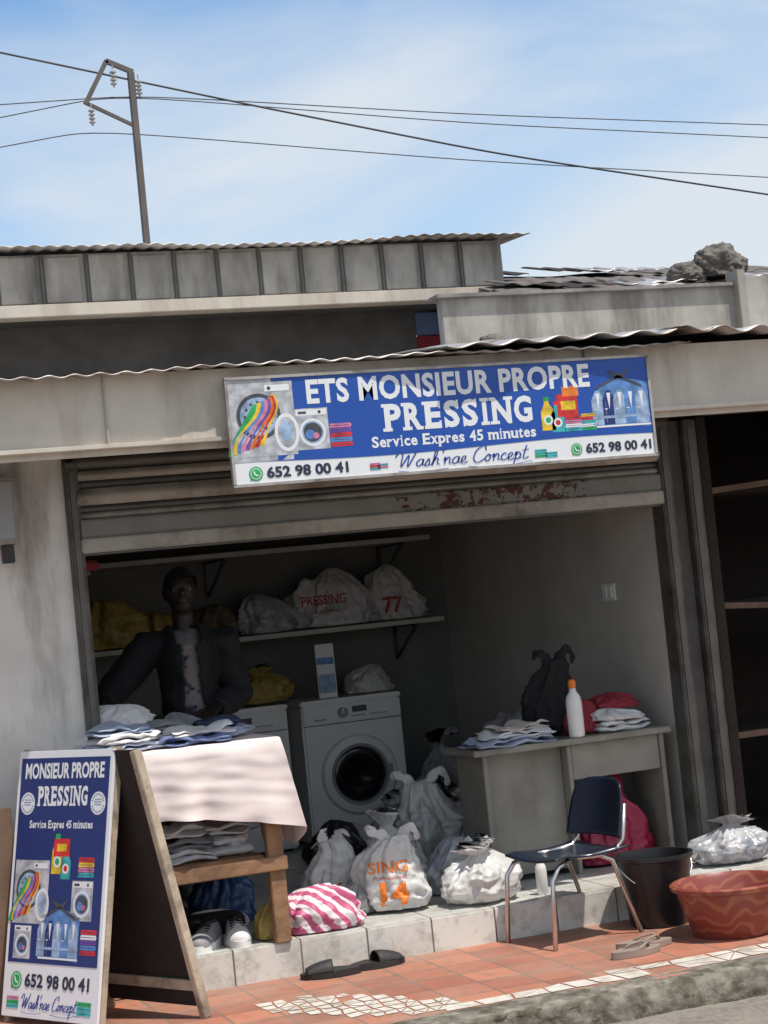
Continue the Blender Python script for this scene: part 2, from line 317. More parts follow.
# tile pieces set flush into the paving: warped grids of cells with thin joints
b=MB(); random.seed(5)
def warp(p,a=.018): return (p[0]+a*nz((p[0],p[1],0),14,3),p[1]+a*nz((p[0],p[1],5),14,6))
def cellgrid(xs,ys,inside,gap=.004,drop=.06,jit=.010):
    P={}
    for i,x_ in enumerate(xs):
        for j,y_ in enumerate(ys): P[i,j]=(x_+random.uniform(-jit,jit),y_+random.uniform(-jit,jit))
    for i in range(len(xs)-1):
        for j in range(len(ys)-1):
            q=[warp(P[i,j]),warp(P[i+1,j]),warp(P[i+1,j+1]),warp(P[i,j+1])]
            cx=sum(t[0] for t in q)/4; cy=sum(t[1] for t in q)/4
            if not inside(cx,cy) or random.random()<drop: continue
            polys=[q]
            r=random.random()
            if r<.28: polys=[[q[0],q[1],q[2]],[q[0],q[2],q[3]]]
            elif r<.42: polys=[[q[1],q[2],q[3]],[q[0],q[1],q[3]]]
            for pl_ in polys:
                mx_=sum(t[0] for t in pl_)/len(pl_); my_=sum(t[1] for t in pl_)/len(pl_)
                k=1-gap*2/ max(.02,math.hypot(pl_[0][0]-mx_,pl_[0][1]-my_))
                b.poly([(mx_+(t[0]-mx_)*k,my_+(t[1]-my_)*k) for t in pl_],-.1478+random.uniform(0,.0008),TILEW)
def inA(x,y):
    t=(x-1.98)/.62
    if t<0 or t>1: return False
    c=-1.00-.50*t; wdt=.09+.15*math.sin(math.pi*min(1,t*1.1))+.03*nz((x,y,0),9)
    return abs(y-c)<wdt and y>-1.57
cellgrid([1.96+.058*i for i in range(12)],[-1.58+.075*j for j in range(11)],inA)
b_x=2.50; xs=[b_x]
while xs[-1]<5.3: xs.append(xs[-1]+random.uniform(.09,.20))
cellgrid(xs,[-1.615,-1.50,-1.425],lambda x,y:(y<-1.48) or nz((x,0,0),2.2,4)>.18,drop=.07,jit=.012)
b.flatp=True
b.obj('pavement_tile_inlay',kind='structure')
b=MB(); b.box((1.80,-.47,-.2),(4.9,.02,-.004),RISER,.004); b.box((1.805,-.465,-.1),(4.895,2.94,0),FLOORT); b.obj('shop_floor',kind='structure')

# ---------------------------------------------------------------- shop building
shop=thing('shop_building','small single-storey laundry shop with white plaster walls and open rolled shutter','shop',(3,0,-.15))
O=Vector((3,0,-.15))
def part(b,name,parent,off,**k):
    for i,v in enumerate(b.v): b.v[i]=v-off
    return b.obj(name,parent,**k)
b=MB(); b.box((-3.5,-.02,-.15),(1.555,.22,2.2),PLASTER,.004); part(b,'front_wall',shop,O)
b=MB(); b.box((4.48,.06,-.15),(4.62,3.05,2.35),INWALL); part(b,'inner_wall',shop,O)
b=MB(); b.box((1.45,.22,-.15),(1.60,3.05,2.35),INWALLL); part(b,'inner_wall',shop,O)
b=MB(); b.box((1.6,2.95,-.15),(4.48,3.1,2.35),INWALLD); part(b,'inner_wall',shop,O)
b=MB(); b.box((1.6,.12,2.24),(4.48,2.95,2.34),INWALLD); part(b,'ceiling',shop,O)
for x0,x1,y0,y1 in ((1.555,1.615,-.06,.06),(4.47,4.535,-.07,.055),(4.63,4.70,-.06,.06)):
    b=MB(); b.box((x0,y0,-.05),(x1,y1,2.14),RAIL,.006)
    b.box((x0+.018,y0-.008,-.05),(x1-.018,y0,2.1),SLATD); part(b,'shutter_rail',shop,O)
b=MB(); b.box((4.54,-.01,-.15),(4.625,.055,2.14),DARKWALL); part(b,'door_jamb',shop,O)
b=MB()
def fas(u,v):
    x=-3+11*u; z=2.14+.29*v; n=nz((x,0,z),1.6,2)*.016+nz((x,1,z),5,2)*.006
    return (x,-.70+n,z)
b.grid(fas,260,8,FASCIA)
b.box((-3,-.73,2.125),(8,-.66,2.145),FASCIA,.003); b.box((-3,-.69,2.10),(8,-.675,2.126),FASCIA)
for xj in (-.6,1.62,3.8,4.86): b.box((xj,-.722,2.145),(xj+.008,-.70,2.43),FASCIA2,.002)
part(b,'fascia',shop,O)
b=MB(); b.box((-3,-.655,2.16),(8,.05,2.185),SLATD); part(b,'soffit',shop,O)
def croof(x0,x1,y0,y1,z0,z1,pitch,amp,seed,wob=.012):
    def fn(u,v):
        x=x0+(x1-x0)*u; y=y0+(y1-y0)*v
        prof=(.5+.5*math.sin((x/pitch)*2*math.pi))
        n=nz((x,y,0),2.2,seed)*wob+nz((x,y,3),.8,seed)*wob
        return (x,y+nz((x,0,5),1.3,seed)*.05*(1-v),z0+(z1-z0)*v+amp*prof*(.75+.5*nz((x,0,9),1.1,seed))+n)
    return fn
b=MB(); b.grid(croof(-3,4.3,-.80,1.2,2.425,2.60,.105,.013,1,.014),700,10,ZINC)
b.grid(croof(4.22,8,-.86,.35,2.455,2.56,.20,.030,4,.02),260,8,ZINC)
b.grid(croof(3.1,4.4,-.83,.3,2.458,2.57,.20,.026,9,.02),120,8,ZINC)
o=part(b,'roof',shop,O,smooth=True); md=o.modifiers.new('s','SOLIDIFY'); md.thickness=.006
b=MB()
def bar(z0,z1,y,m,bulge=.02):
    def fn(u,v):
        a=v*math.pi; x=1.6+2.88*u
        return (x,y-bulge*math.sin(a)+nz((x,0,z0),1.5)*.006,z0+(z1-z0)*v)
    b.grid(fn,60,8,m)
bar(2.10,2.17,-.02,SLATD,.03); bar(2.055,2.098,-.04,SLAT,.010); bar(2.02,2.053,-.03,SLATD,.01); bar(1.945,2.018,-.055,SLAT,.018); bar(1.915,1.943,-.03,SLATD,.008); bar(1.885,1.913,-.04,SLAT,.008)  # dark colour of the top bar stands for the shadow band under the fascia
b.box((1.6,-.02,1.85),(4.48,.10,2.17),SLATD)
part(b,'shutter',shop,O,smooth=True)
b=MB(); b.box((1.6,-.065,1.80),(4.48,-.01,1.882),RUSTY,.008); b.box((1.6,-.075,1.735),(4.48,-.02,1.798),SLAT,.006);  b.box((1.6,-.055,1.725),(4.48,0,1.736),SLATD,.003); part(b,'shutter_bottom_rail',shop,O,label='grey steel bottom rail with a patch of rust')
b=MB(); b.box((4.468,.56,1.28),(4.48,.70,1.37),WHITEP,.003); b.box((4.462,.58,1.295),(4.468,.62,1.355),WHITEP,.002); b.box((4.462,.64,1.295),(4.468,.68,1.355),WHITEP,.002); part(b,'light_switch',shop,O)
mb_=thing('meter_box','grey electric meter box fixed to the white plaster wall','meter box',(1.2,-.1,1.75)); mo=Vector((1.2,-.1,1.75))
b=MB(); b.box((.98,-.16,1.80),(1.325,-.02,2.09),SLAT,.008); b.box((1.0,-.172,1.82),(1.305,-.16,2.07),GREYP,.004); part(b,'casing',mb_,mo)
b=MB(); b.box((1.25,-.12,1.72),(1.30,-.06,1.80),BLACK,.004); part(b,'cable_gland',mb_,mo)
wl=thing('wall_box','small red plastic box fixed to the dark inner wall','wall box',(1.66,.4,1.68))
b=MB(); b.box((-.058,-.09,-.01),(.09,.09,.035),REDC,.012); b.obj('cover',wl)
b=MB(); b.box((-.058,-.06,-.03),(.05,.06,-.011),SLATD,.004); b.obj('base',wl)

def shelf(z,x0,x1,y0,y1,m,lab):
    t=thing('wall_shelf',lab,'shelf',((x0+x1)/2,y1,z),group='shelves on the back wall')
    oo=Vector(((x0+x1)/2,y1,z))
    b=MB(); b.box((x0,y0,z-.028),(x1,y1,z),m,.003); part(b,'board',t,oo)
    for k in range(3):
        xx=x0+.15+(x1-x0-.3)*k/2
        b=MB(); b.beam((xx,y1-.01,z-.03),(xx,y1-.01,z-.25),.02,.02,RAIL); b.beam((xx,y0+.08,z-.03),(xx,y1-.01,z-.24),.015,.015,RAIL); b.beam((xx,y0+.05,z-.036),(xx,y1,z-.036),.02,.015,RAIL); part(b,'bracket',t,oo)
SHB=mat('shelf_board',(.46,.44,.40),.7,var=.15,bump=.1)
shelf(1.27,1.66,4.26,2.45,2.945,SHB,'long wall shelf loaded with laundry bags on the back wall')
shelf(1.77,1.66,4.20,2.40,2.945,SHB,'high pale wall shelf under the ceiling on the back wall')

# ---------------------------------------------------------------- washing machines
t=thing('washing_machine','white front-loading washing machine with closed dark glass door','washing machine',(3.57,2.34,0),group='washing machines along the back wall'); w1=t
b=MB(); b.box((-.31,0,.02),(.31,.56,.83),ENAMEL,.012); b.box((-.315,-.01,.825),(.315,.57,.855),ENAMEL,.008)
for sx in(-.26,.26): b.lathe([(.02,0),(.02,.03)],BLACK,12,Matrix.Translation((sx,.06,0)))
b.obj('body',t,ang=35)
b=MB(); b.box((-.305,-.012,.715),(.305,.001,.822),WHITEP,.006); b.box((-.302,-.003,.706),(.302,.001,.711),F_DG)
b.box((-.29,-.018,.728),(-.12,-.012,.812),WHITEP,.004); b.box((-.24,-.021,.735),(-.17,-.018,.745),GREYP)
b.box((.0,-.016,.765),(.09,-.012,.80),F_DG,.002)
for i in range(5): b.box((.11+i*.022,-.016,.74),(.125+i*.022,-.012,.748),GREYP)
b.box((.0,-.015,.74),(.08,-.012,.748),GREYP)
b.obj('control_panel',t)
Mx=Matrix.Translation((-.06,-.012,.77))@Matrix.Rotation(math.radians(90),4,'X')
b=MB(); b.lathe([(.032,0),(.03,.014),(.024,.02),(0,.021)],GREYP,24,Mx); b.box((-.063,-.036,.765),(-.057,-.03,.798),WHITEP); b.obj('knob',t,ang=35)
D=Matrix.Translation((0.01,0,.40))@Matrix.Rotation(math.radians(90),4,'X')
b=MB(); b.lathe([(.235,0),(.235,.012),(.222,.028),(.18,.034),(.165,.02),(.165,0.002)],WHITEP,56,D,cap=False); d=b.obj('door',t,ang=40)
b=MB(); b.lathe([(.168,.010),(.158,.018),(.13,.024),(.10,.018),(.05,.012),(0,.010)],GLASS,48,D,cap=False)
b.obj('glass',d,ang=40)
b=MB(); b.lathe([(.182,.032),(.178,.040),(.164,.038),(.156,.016)],GREYP,48,D,cap=False); b.obj('rim',d,ang=40)
b=MB(); b.box((.175,-.052,.36),(.21,-.028,.44),GREYP,.006); b.obj('handle',d)
b=MB(); b.box((-.30,-.006,.03),(.30,.0,.11),WHITEP,.003); b.box((.16,-.012,.045),(.24,-.005,.095),ENAMEL,.003); b.obj('kick_plate',t)
w2=thing('washing_machine','white front-loading washing machine partly hidden behind the table','washing machine',(2.87,2.36,0),group='washing machines along the back wall')
for ch in [c for c in bpy.data.objects if c.parent==w1]:
    k=ch.copy(); COL.objects.link(k); k.parent=w2
    for g in [c for c in bpy.data.objects if c.parent==ch]:
        kk=g.copy(); COL.objects.link(kk); kk.parent=k

# ---------------------------------------------------------------- bags
def bagmesh(w,d,h,seed,m,style='tied',amp=.09,lean=(0,0)):
    b=MB(); nr,ns=56,100
    if style=='tied': prof=[(0,0),(.0,.0),(.05,.82),(.18,1),(.40,.98),(.58,.82),(.72,.55),(.81,.27),(.85,.16),(.90,.25),(.96,.40),(1,.5)]
    elif style=='handles': prof=[(0,0),(.05,.88),(.16,1),(.42,1.0),(.62,.88),(.78,.68),(.9,.50),(1,.40)]
    else: prof=[(0,0),(.03,.95),(.15,1),(.4,.93),(.65,.76),(.85,.5),(.96,.22),(1,0)]
    def pr(t):
        for (a,ra),(c,rc) in zip(prof,prof[1:]):
            if t<=c and c>a:
                k=(t-a)/(c-a); return ra+(rc-ra)*k
        return prof[-1][1]
    def rid(q,s,sd): return .28-abs(nz(q,s,sd))
    vs=[]
    for i in range(nr+1):
        t=i/nr; r=pr(t)
        for k in range(ns):
            a=2*math.pi*k/ns
            sq=1/(abs(math.cos(a))**3+abs(math.sin(a))**3)**(1/3)
            rr=r*(1+(sq-1)*.45)
            up=min(1,max(0,(t-.2)/.6))
            dirv=(math.cos(a),math.sin(a),0)
            g=nz((dirv[0]*2.6,dirv[1]*2.6,t*1.1),1,seed)*.55+nz((dirv[0]*5.5,dirv[1]*5.5,t*1.6),1,seed+2)*.42
            rr*=1+g*(.18+up*amp*6)
            p=Vector((math.cos(a)*rr*w/2,math.sin(a)*rr*d/2,t*h))
            q=p.copy(); q.z*=.45+.5*(1-up)
            n1=nz(p,5,seed)*.25+rid(q,9,seed+3)*.30+rid(p,19,seed+9)*.20+rid(q,38,seed+4)*.09-.06
            if t>.03:
                p.x*=1+n1; p.y*=1+n1; p.z+=nz(p,6,seed+8)*h*.22*t
            p.x+=lean[0]*t*t+nz((0,0,t*h),5,seed)*.10*t; p.y+=lean[1]*t*t; p.z=max(p.z,0)
            vs.append(p)
    fs=[[i*ns+k,i*ns+(k+1)%ns,(i+1)*ns+(k+1)%ns,(i+1)*ns+k] for i in range(nr) for k in range(ns)]
    fs.append([nr*ns+k for k in range(ns)])
    b.add(vs,fs,m)
    if style=='handles':
        top=Vector((0,0,0)); n=0
        for v in vs[nr*ns:]: top+=v; n+=1
        top/=n
        for sx in(-1,1):
            q=.03*math.sin(seed*3+sx*2)
            pts=[top+Vector((sx*w*.08,0,-h*.05)),top+Vector((sx*w*.15,-.01,h*.05)),top+Vector((sx*w*(.19)+q,.0,h*.11+q*.5)),top+Vector((sx*w*.28+q,.01,h*.09-q)),top+Vector((sx*w*.35,.015,-h*.01-q))]
            sm=[]
            for a_,c_ in zip(pts,pts[1:]):
                for kk in range(4): sm.append(a_.lerp(c_,kk/4))
            sm.append(pts[-1])
            for _ in range(3): sm=[sm[0]]+[(sm[i-1]+sm[i]*2+sm[i+1])/4 for i in range(1,len(sm)-1)]+[sm[-1]]
            b.tube(sm,[(.004+.002*math.sin(ii*2.1+seed),.030-.0009*ii+.005*math.sin(ii*1.3+seed)) for ii in range(len(sm))],m,8)
    return b
BN=[0]
def bag(loc,w,d,h,m,label,seed=None,style='tied',rot=0,text=None,cat='bag',name='plastic_bag',lean=(0,0),group='laundry bags in the shop',amp=.09):
    BN[0]+=1; seed=seed if seed is not None else BN[0]*1.37
    b=bagmesh(w,d,h,seed,m,style,amp,lean)
    o=b.obj(name,None,label,cat,loc,(0,0,rot),smooth=True,group=group)
    if text:
        bvh=BVHTree.FromPolygons(b.v,b.f)
        for (s,x,z,ww,hh,tm,bold) in text:
            tb=MB(); tb.text(s,x,z,ww,hh,0,tm,bold,sub=3)
            out=[]
            for v in tb.v:
                hit=bvh.ray_cast(Vector((v.x,-2,v.y)),Vector((0,1,0)))
                out.append(Vector((v.x,(hit[0].y if hit[0] else 0)-.0035,v.y)))
            tb.v=out; tb.flatp=True; tb.obj('printed_lettering',o)
    return o
CR=math.radians(-19)
bag((2.86,-.14,0),.31,.24,.34,BAGW,'white plastic carrier bag with orange lettering on the tiled step',seed=2.2,style='handles',rot=CR,lean=(-.02,0),amp=.05,
    text=[('SING',-.11,.185,.18,.05,ORANGE,.02),('Professionnel',-.09,.155,.15,.018,REDP,0),('14',-.065,.04,.13,.105,ORANGE,.045)])
bag((3.22,-.27,0),.40,.30,.27,BAGW,'stuffed white plastic bag tied on the tiled step',seed=5.1,rot=.3,lean=(-.05,0))
bag((3.39,.80,0),.40,.32,.44,BAGW,'large white carrier bag standing on the shop floor',seed=8.3,style='handles',rot=CR)
bag((2.64,.12,0),.26,.22,.33,BAGW,'white carrier bag with faded red lettering beside the table',seed=3.4,style='handles',rot=CR,lean=(-.02,0),amp=.05,
    text=[('SING',-.05,.10,.11,.04,REDP,.01)])
bag((2.71,-.08,0),.20,.18,.19,BAGT,'small translucent plastic bag on the tiled floor',seed=6.6,rot=.2)
bag((3.08,.42,0),.28,.24,.38,BAGW,'knotted white plastic bag on the shop floor',seed=9.9,lean=(-.04,0))
bag((2.90,.70,0),.34,.30,.34,BAGB,'black plastic bag on the shop floor',seed=4.4,style='heap')
bag((3.50,.36,0),.36,.28,.28,BAGT,'translucent plastic bag full of clothes beside the desk',seed=1.2,style='tied')
bag((3.26,.12,0),.32,.26,.26,BAGT,'translucent crumpled plastic bag on the floor',seed=11.2,style='heap')
bag((3.02,.14,0),.26,.22,.24,BAGG,'small crumpled grey plastic bag on the floor',seed=61.2,style='tied')
bag((3.40,-.05,0),.24,.2,.17,BAGT,'small slumped translucent bag beside the white bag',seed=83.2,style='heap')
bag((3.12,1.1,0),.38,.32,.28,BAGG,'grey crumpled plastic bag in front of the washing machine',seed=51.2,style='heap')
bag((3.42,1.35,0),.36,.30,.34,BAGT,'translucent bag of clothes in front of the washing machine',seed=63.2,style='tied')
bag((3.74,1.15,0),.38,.32,.36,BAGW,'tied white plastic bag on the shop floor',seed=53.2,style='tied')
bag((3.66,.75,0),.30,.26,.26,BAGT,'translucent plastic bag against the desk side',seed=65.2,style='tied')
bag((4.10,2.25,0),.46,.38,.58,BAGG,'grey plastic sack beside the washing machine',seed=3.9,style='tied')
bag((4.2,1.5,0),.44,.34,.74,BAGG,'tall grey sack standing behind the desk',seed=7.7,style='heap')
bag((3.82,1.75,0),.34,.3,.42,BAGB,'black sack on the floor behind the desk',seed=67.7,style='heap')
bag((4.50,-.30,0),.38,.28,.22,BAGT,'low translucent plastic bag leaning by the shutter rail',seed=12.3,style='tied')
bag((2.42,-.30,0),.44,.24,.19,PINKSTR,'pink and white striped carrier bag lying on the step',seed=14.1,style='heap',rot=-.25,amp=.12)
bag((2.21,-.33,0),.13,.16,.17,BAGY,'small yellow plastic bag beside the striped bag',seed=15.1,style='heap')
bag((2.14,.22,0),.32,.24,.27,BAGBL,'dark blue plastic bag under the table',seed=16.1,style='heap')
bag((1.86,.20,0),.28,.24,.24,BAGB,'black plastic bag under the table',seed=69.1,style='heap')
bag((4.13,.22,0),.42,.26,.44,MAG,'dark pink plastic bag under the desk',seed=17.1,style='heap')
bag((3.60,2.66,1.27),.50,.38,.34,BAGW,'bulging white laundry bag with red lettering on the shelf',seed=18.3,style='heap',rot=CR,
    text=[('PRESSING',-.16,.14,.27,.06,REDP,.02),('Laverie',-.08,.09,.14,.03,REDP,0)])
bag((4.02,2.66,1.27),.38,.34,.34,BAGW,'white laundry bag with red number on the shelf',seed=19.3,style='heap',rot=CR,
    text=[('77',-.07,.05,.12,.10,REDP,.03)])
bag((3.19,2.68,1.27),.38,.34,.24,BAGT,'translucent laundry bag on the shelf',seed=20.3,style='heap')
bag((2.86,2.68,1.27),.34,.34,.21,BAGBR,'dark bundle of clothes on the shelf',seed=21.3,style='heap')
bag((2.56,2.66,1.27),.34,.34,.20,BAGY,'olive yellow bundle on the shelf',seed=71.3,style='heap')
bag((2.22,2.62,1.27),.50,.36,.30,BAGY,'yellow laundry bag on the shelf',seed=22.3,style='heap')
bag((1.88,2.66,1.27),.42,.36,.27,BAGY,'crumpled yellow laundry bag on the shelf',seed=23.3,style='heap')
bag((3.10,2.60,.857),.34,.28,.22,BAGY,'yellow plastic bag on the washing machine',seed=24.3,style='tied')
bag((3.76,2.55,.857),.30,.26,.19,BAGW,'white plastic bag on the washing machine',seed=25.3,style='heap')
b=MB(); b.box((-.055,-.035,0),(.055,.035,.32),WHITEP,.003); b.box((-.05,-.038,.03),(.05,-.0355,.14),F_LB); b.box((-.05,-.038,.2),(.05,-.0355,.24),F_BL)
b.obj('detergent_box',None,'white and blue detergent carton on the washing machine','box',(3.48,2.47,.858),(0,0,CR))

# ---------------------------------------------------------------- garments
def garment(loc,w,d,h,m,label,rot=0,seed=1,layers=2,cat='clothes',group='folded clothes'):
    b=MB()
    for l in range(layers):
        hh=h/layers; z0=l*hh
        def fn(u,v,z0=z0,hh=hh,l=l):
            a=2*math.pi*v; cy=math.copysign(abs(math.cos(a))**.45,math.cos(a)); cz=math.copysign(abs(math.sin(a))**.8,math.sin(a))
            x=(u*2-1); ex=(1-abs(x)**8)**.5 if abs(x)<1 else 0
            p=Vector((x*w/2*(1-.02*l),cy*d/2*(1-.04*l)*(.9+.1*ex),z0+hh/2+cz*hh*.53*ex))
            n=nz((p.x,p.y,p.z),9,seed+l)*.018+nz((p.x,p.y,p.z),22,seed+l)*.008
            p.z=max(.0,p.z+n*1.4*(.3+p.z/h)); p.x+=nz((p.x,p.y,z0),6,seed+l+4)*.035; p.y+=n*2
            return p
        b.grid(fn,26,28,m)
    return b.obj('folded_garment',None,label,cat,loc,(0,0,rot),smooth=True,group=group)
TZ=.872
G=[((1.66,-.30),.30,.24,.035,LBLUEC,'light blue'),((1.66,-.30),.27,.23,.035,WHITEC,'white'),((1.64,-.27),.25,.20,.03,LBLUEC,'light blue'),
   ((1.97,-.33),.30,.24,.03,BLUEC,'blue'),((1.99,-.30),.28,.23,.03,WHITEC,'white'),
   ((2.14,-.12),.22,.26,.04,LBLUEC,'light blue'),((2.12,-.10),.20,.25,.03,NAVYC,'navy'),
   ((1.84,-.02),.30,.24,.05,WHITEC,'white'),((1.83,-.02),.28,.24,.04,GREYC,'grey')]
zt={}
for i,(p,w_,d_,h_,m_,cn) in enumerate(G):
    key=(round(p[0]*3.2),round(p[1]*3)); z=zt.get(key,TZ+.002)
    garment((p[0],p[1],z),w_,d_,h_,m_,cn+' folded shirt in a pile on the table',random.uniform(-.4,.4),i*2.1); zt[key]=z+h_+.002
bag((1.72,.06,TZ),.40,.26,.19,WHITEC,'heap of crumpled white linen on the table',seed=31.3,style='heap',cat='laundry',name='linen_heap')
bag((2.02,.12,TZ),.24,.2,.12,GREYC,'grey cloth heap on the table',seed=33.3,style='heap',cat='laundry',name='linen_heap')
for i,(x,y,z,w_,h_,m_,l) in enumerate([(1.82,-.22,.375,.34,.05,WHITEC,'white folded laundry wrapped in plastic'),(1.85,-.22,.427,.34,.05,GREYC,'grey folded laundry'),(1.80,-.21,.479,.33,.05,WHITEC,'white folded laundry'),(2.08,-.18,.375,.2,.09,WHITEC,'white folded laundry'),(2.06,-.16,.467,.2,.05,WHITEC,'white folded laundry')]):
    garment((x,y,z),w_,.36,h_,m_,l+' on the table shelf',random.uniform(-.2,.2),40+i*3)
DZ=.652
garment((3.60,.13,DZ),.42,.26,.03,LBLUEC,'pale blue striped shirt laid on the desk',.08,60)
garment((3.64,.15,DZ+.032),.38,.22,.03,WHITEC,'white shirt laid on the desk',-.2,63)
garment((3.68,.17,DZ+.064),.28,.18,.025,CREAMC,'cream shirt laid on the desk',.3,66)
garment((4.20,.19,DZ),.30,.28,.05,WHITEC,'white folded linen on the desk',.1,70)
bag((4.22,.17,DZ+.052),.30,.26,.06,WHITEC,'white rumpled linen on the desk',seed=73,style='heap',cat='laundry',name='linen_heap')
bag((4.24,.26,DZ+.10),.26,.2,.08,REDC,'dark red crumpled garment on the desk',seed=76,style='heap',cat='laundry',name='cloth_bundle')
bag((4.04,.20,DZ),.18,.16,.16,REDC,'red cloth bundle on the desk',seed=41.3,style='heap',cat='laundry',name='cloth_bundle')
bag((3.93,.30,DZ),.27,.18,.36,BLACKCLOTH,'loose black fabric bag standing on the desk',seed=79.3,style='handles',rot=CR,name='black_bag',amp=.03)
def bottle(loc,s,label,capm):
    t=thing('bottle',label,'bottle',loc)
    b=MB(); b.lathe([(0,0),(.034*s,0),(.038*s,.008*s),(.038*s,.16*s),(.034*s,.19*s),(.018*s,.215*s),(.015*s,.235*s)],WHITEP,28); b.obj('body',t,smooth=True)
    b=MB(); b.lathe([(.018*s,.232*s),(.019*s,.262*s),(.012*s,.272*s),(0,.273*s)],capm,20); b.obj('cap',t,ang=40)
bottle((3.93,.04,DZ),1.02,'white plastic bottle with orange cap on the desk',ORANGE)
bottle((3.50,-.34,0),.68,'small white plastic bottle standing on the step',REDP)

# ---------------------------------------------------------------- desk
dk=thing('desk','grey laminate office desk with open knee space','desk',(3.9,.2,0)); oo=Vector((3.9,.2,0))
DY=.36
b=MB(); b.box((3.37,0,.62),(4.42,DY+.02,.65),DESK,.004); part(b,'desktop',dk,oo)
b=MB(); b.box((3.42,.025,.0),(3.445,DY,.62),DESK,.003); part(b,'side_panel',dk,oo)
b=MB(); b.box((4.36,.025,.0),(4.385,DY,.62),DESK,.003); part(b,'side_panel',dk,oo)
b=MB(); b.box((3.447,.10,.03),(3.86,.115,.617),DESK,.003); part(b,'cabinet_front',dk,oo)
b=MB(); b.box((3.862,.03,.0),(3.884,DY-.01,.618),DESK,.003); part(b,'side_panel',dk,oo)
b=MB(); b.box((3.886,.035,.45),(4.358,.05,.617),DESK,.003); part(b,'drawer_front',dk,oo)
# ---------------------------------------------------------------- table
tb=thing('wooden_table','rough wooden work table with lower shelf under a white cloth','table',(1.85,-.1,0)); oo=Vector((1.85,-.1,0))
b=MB(); b.box((1.42,-.49,.835),(2.27,.28,.865),WOOD,.003); part(b,'tabletop',tb,oo)
for x,y in((2.225,-.46),(2.225,.24),(1.45,-.46),(1.45,.24)):
    b=MB(); b.box((x-.035,y-.025,-.0 if x>1.8 else -.15),(x+.035,y+.025,.835),WOOD,.004); part(b,'leg',tb,oo)
b=MB(); b.box((1.42,-.50,.305),(2.27,-.488,.365),WOOD,.004); b.box((1.42,.27,.305),(2.27,.282,.365),WOOD,.004)
for i in range(5): b.box((1.43,-.43+i*.135,.35),(2.185,-.43+i*.135+.12,.372),WOOD,.003)
part(b,'lower_shelf',tb,oo)
x0,x1=1.40,2.285
def gather(s,k):
    # soft vertical folds that open towards the hem
    a=math.sin(s*21+.6)+.55*math.sin(s*37+2.1)+.8*nz((s*6,k*.8,0),1,7)
    return a*(.25*k+.75*k*k)
def clothfn(u,v):
    x=x0+(x1-x0)*u
    if v<=.35:
        y=.30-.805*(v/.35); return Vector((x,y,.868+.004*nz((x,y,0),6)))
    k=(v-.35)/.65; drop=.275+.05*u+.30*max(0,u-.82)+.018*math.sin(u*8+1)+.016*nz((u*7,0,0),1,4)
    r=min(1,k*7); r=r*(2-r); rx=max(0,(u-.72)/.28)
    sag=.012*math.sin(k*3.1)
    return Vector((x+.085*k*rx*rx+.008*gather(x+.3,k),-.505-.016*r-.017*gather(x,k)-.018*k-.008*nz((x,k,0),7,2)*r,.868-drop*k-.006*r-sag*.3))
def sidefn(u,v):
    y=-.505+.80*u; drop=.40+.10*math.sin(u*3.0)+.03*math.sin(u*12)
    e=clothfn(1,.35+.65*v)
    p=Vector((x1+.010*min(1,v*7)+.07*v*(1-u*.6)+.022*gather(y+2,v),y-.03*v*(1-u)**3,.868-drop*v))
    k=min(1,u*5); k=k*k*(3-2*k)
    return e.lerp(p,k) if u<.2 else p
b=MB(); b.grid(clothfn,120,90,PINKW)
b.grid(lambda u,v:sidefn(u,v),80,50,PINKW)
o=b.obj('tablecloth',None,'pinkish white tablecloth draped over the wooden table','tablecloth',smooth=True)

# ---------------------------------------------------------------- chair
ang=math.atan2(-.2,-.98)
ch=thing('chair','dark navy plastic school chair with tubular steel legs','chair',(3.49,-.66,-.15),(0,0,ang))
b=MB()
def seat(u,v):
    x=-.20+.40*u; y=(v-.5)*.40*(1-.08*u)
    z=.375-.018*math.cos((v-.5)*3.0)-.02*math.sin(u*3.1)+(.0 if u<.85 else -(u-.85)*.12)+.01*(u)
    return (x,y,z+.015)
b.grid(seat,24,24,CHAIRB); o=b.obj('seat',ch,smooth=True); md=o.modifiers.new('s','SOLIDIFY'); md.thickness=.008
b=MB()
def back(u,v):
    q=(abs(u-.5)*2)
    y=(u-.5)*.38*(1-.16*(v**3)); cz=.42+.25*v-.03*q**4*v
    x=-.195-.06*v+.035*(1-math.cos((u-.5)*2.6))*1.6
    return (x,y,cz)
b.grid(back,24,16,CHAIRB); o=b.obj('backrest',ch,smooth=True); md=o.modifiers.new('s','SOLIDIFY'); md.thickness=.008
for sy in(-1,1):
    b=MB(); b.tube([(.10,sy*.15,.365),(.17,sy*.165,.34),(.21,sy*.17,.29),(.235,sy*.175,.0)],.0105,STEEL,10); b.obj('leg',ch,smooth=True)
    b=MB(); b.tube([(.05,sy*.15,.365),(-.06,sy*.16,.36),(-.12,sy*.165,.33),(-.23,sy*.18,.0)],.0105,STEEL,10); b.obj('leg',ch,smooth=True)
    b=MB(); b.tube([(-.02,sy*.155,.362),(-.15,sy*.16,.37),(-.19,sy*.163,.41),(-.222,sy*.16,.56)],.0105,STEEL,10); b.obj('back_support',ch,smooth=True)

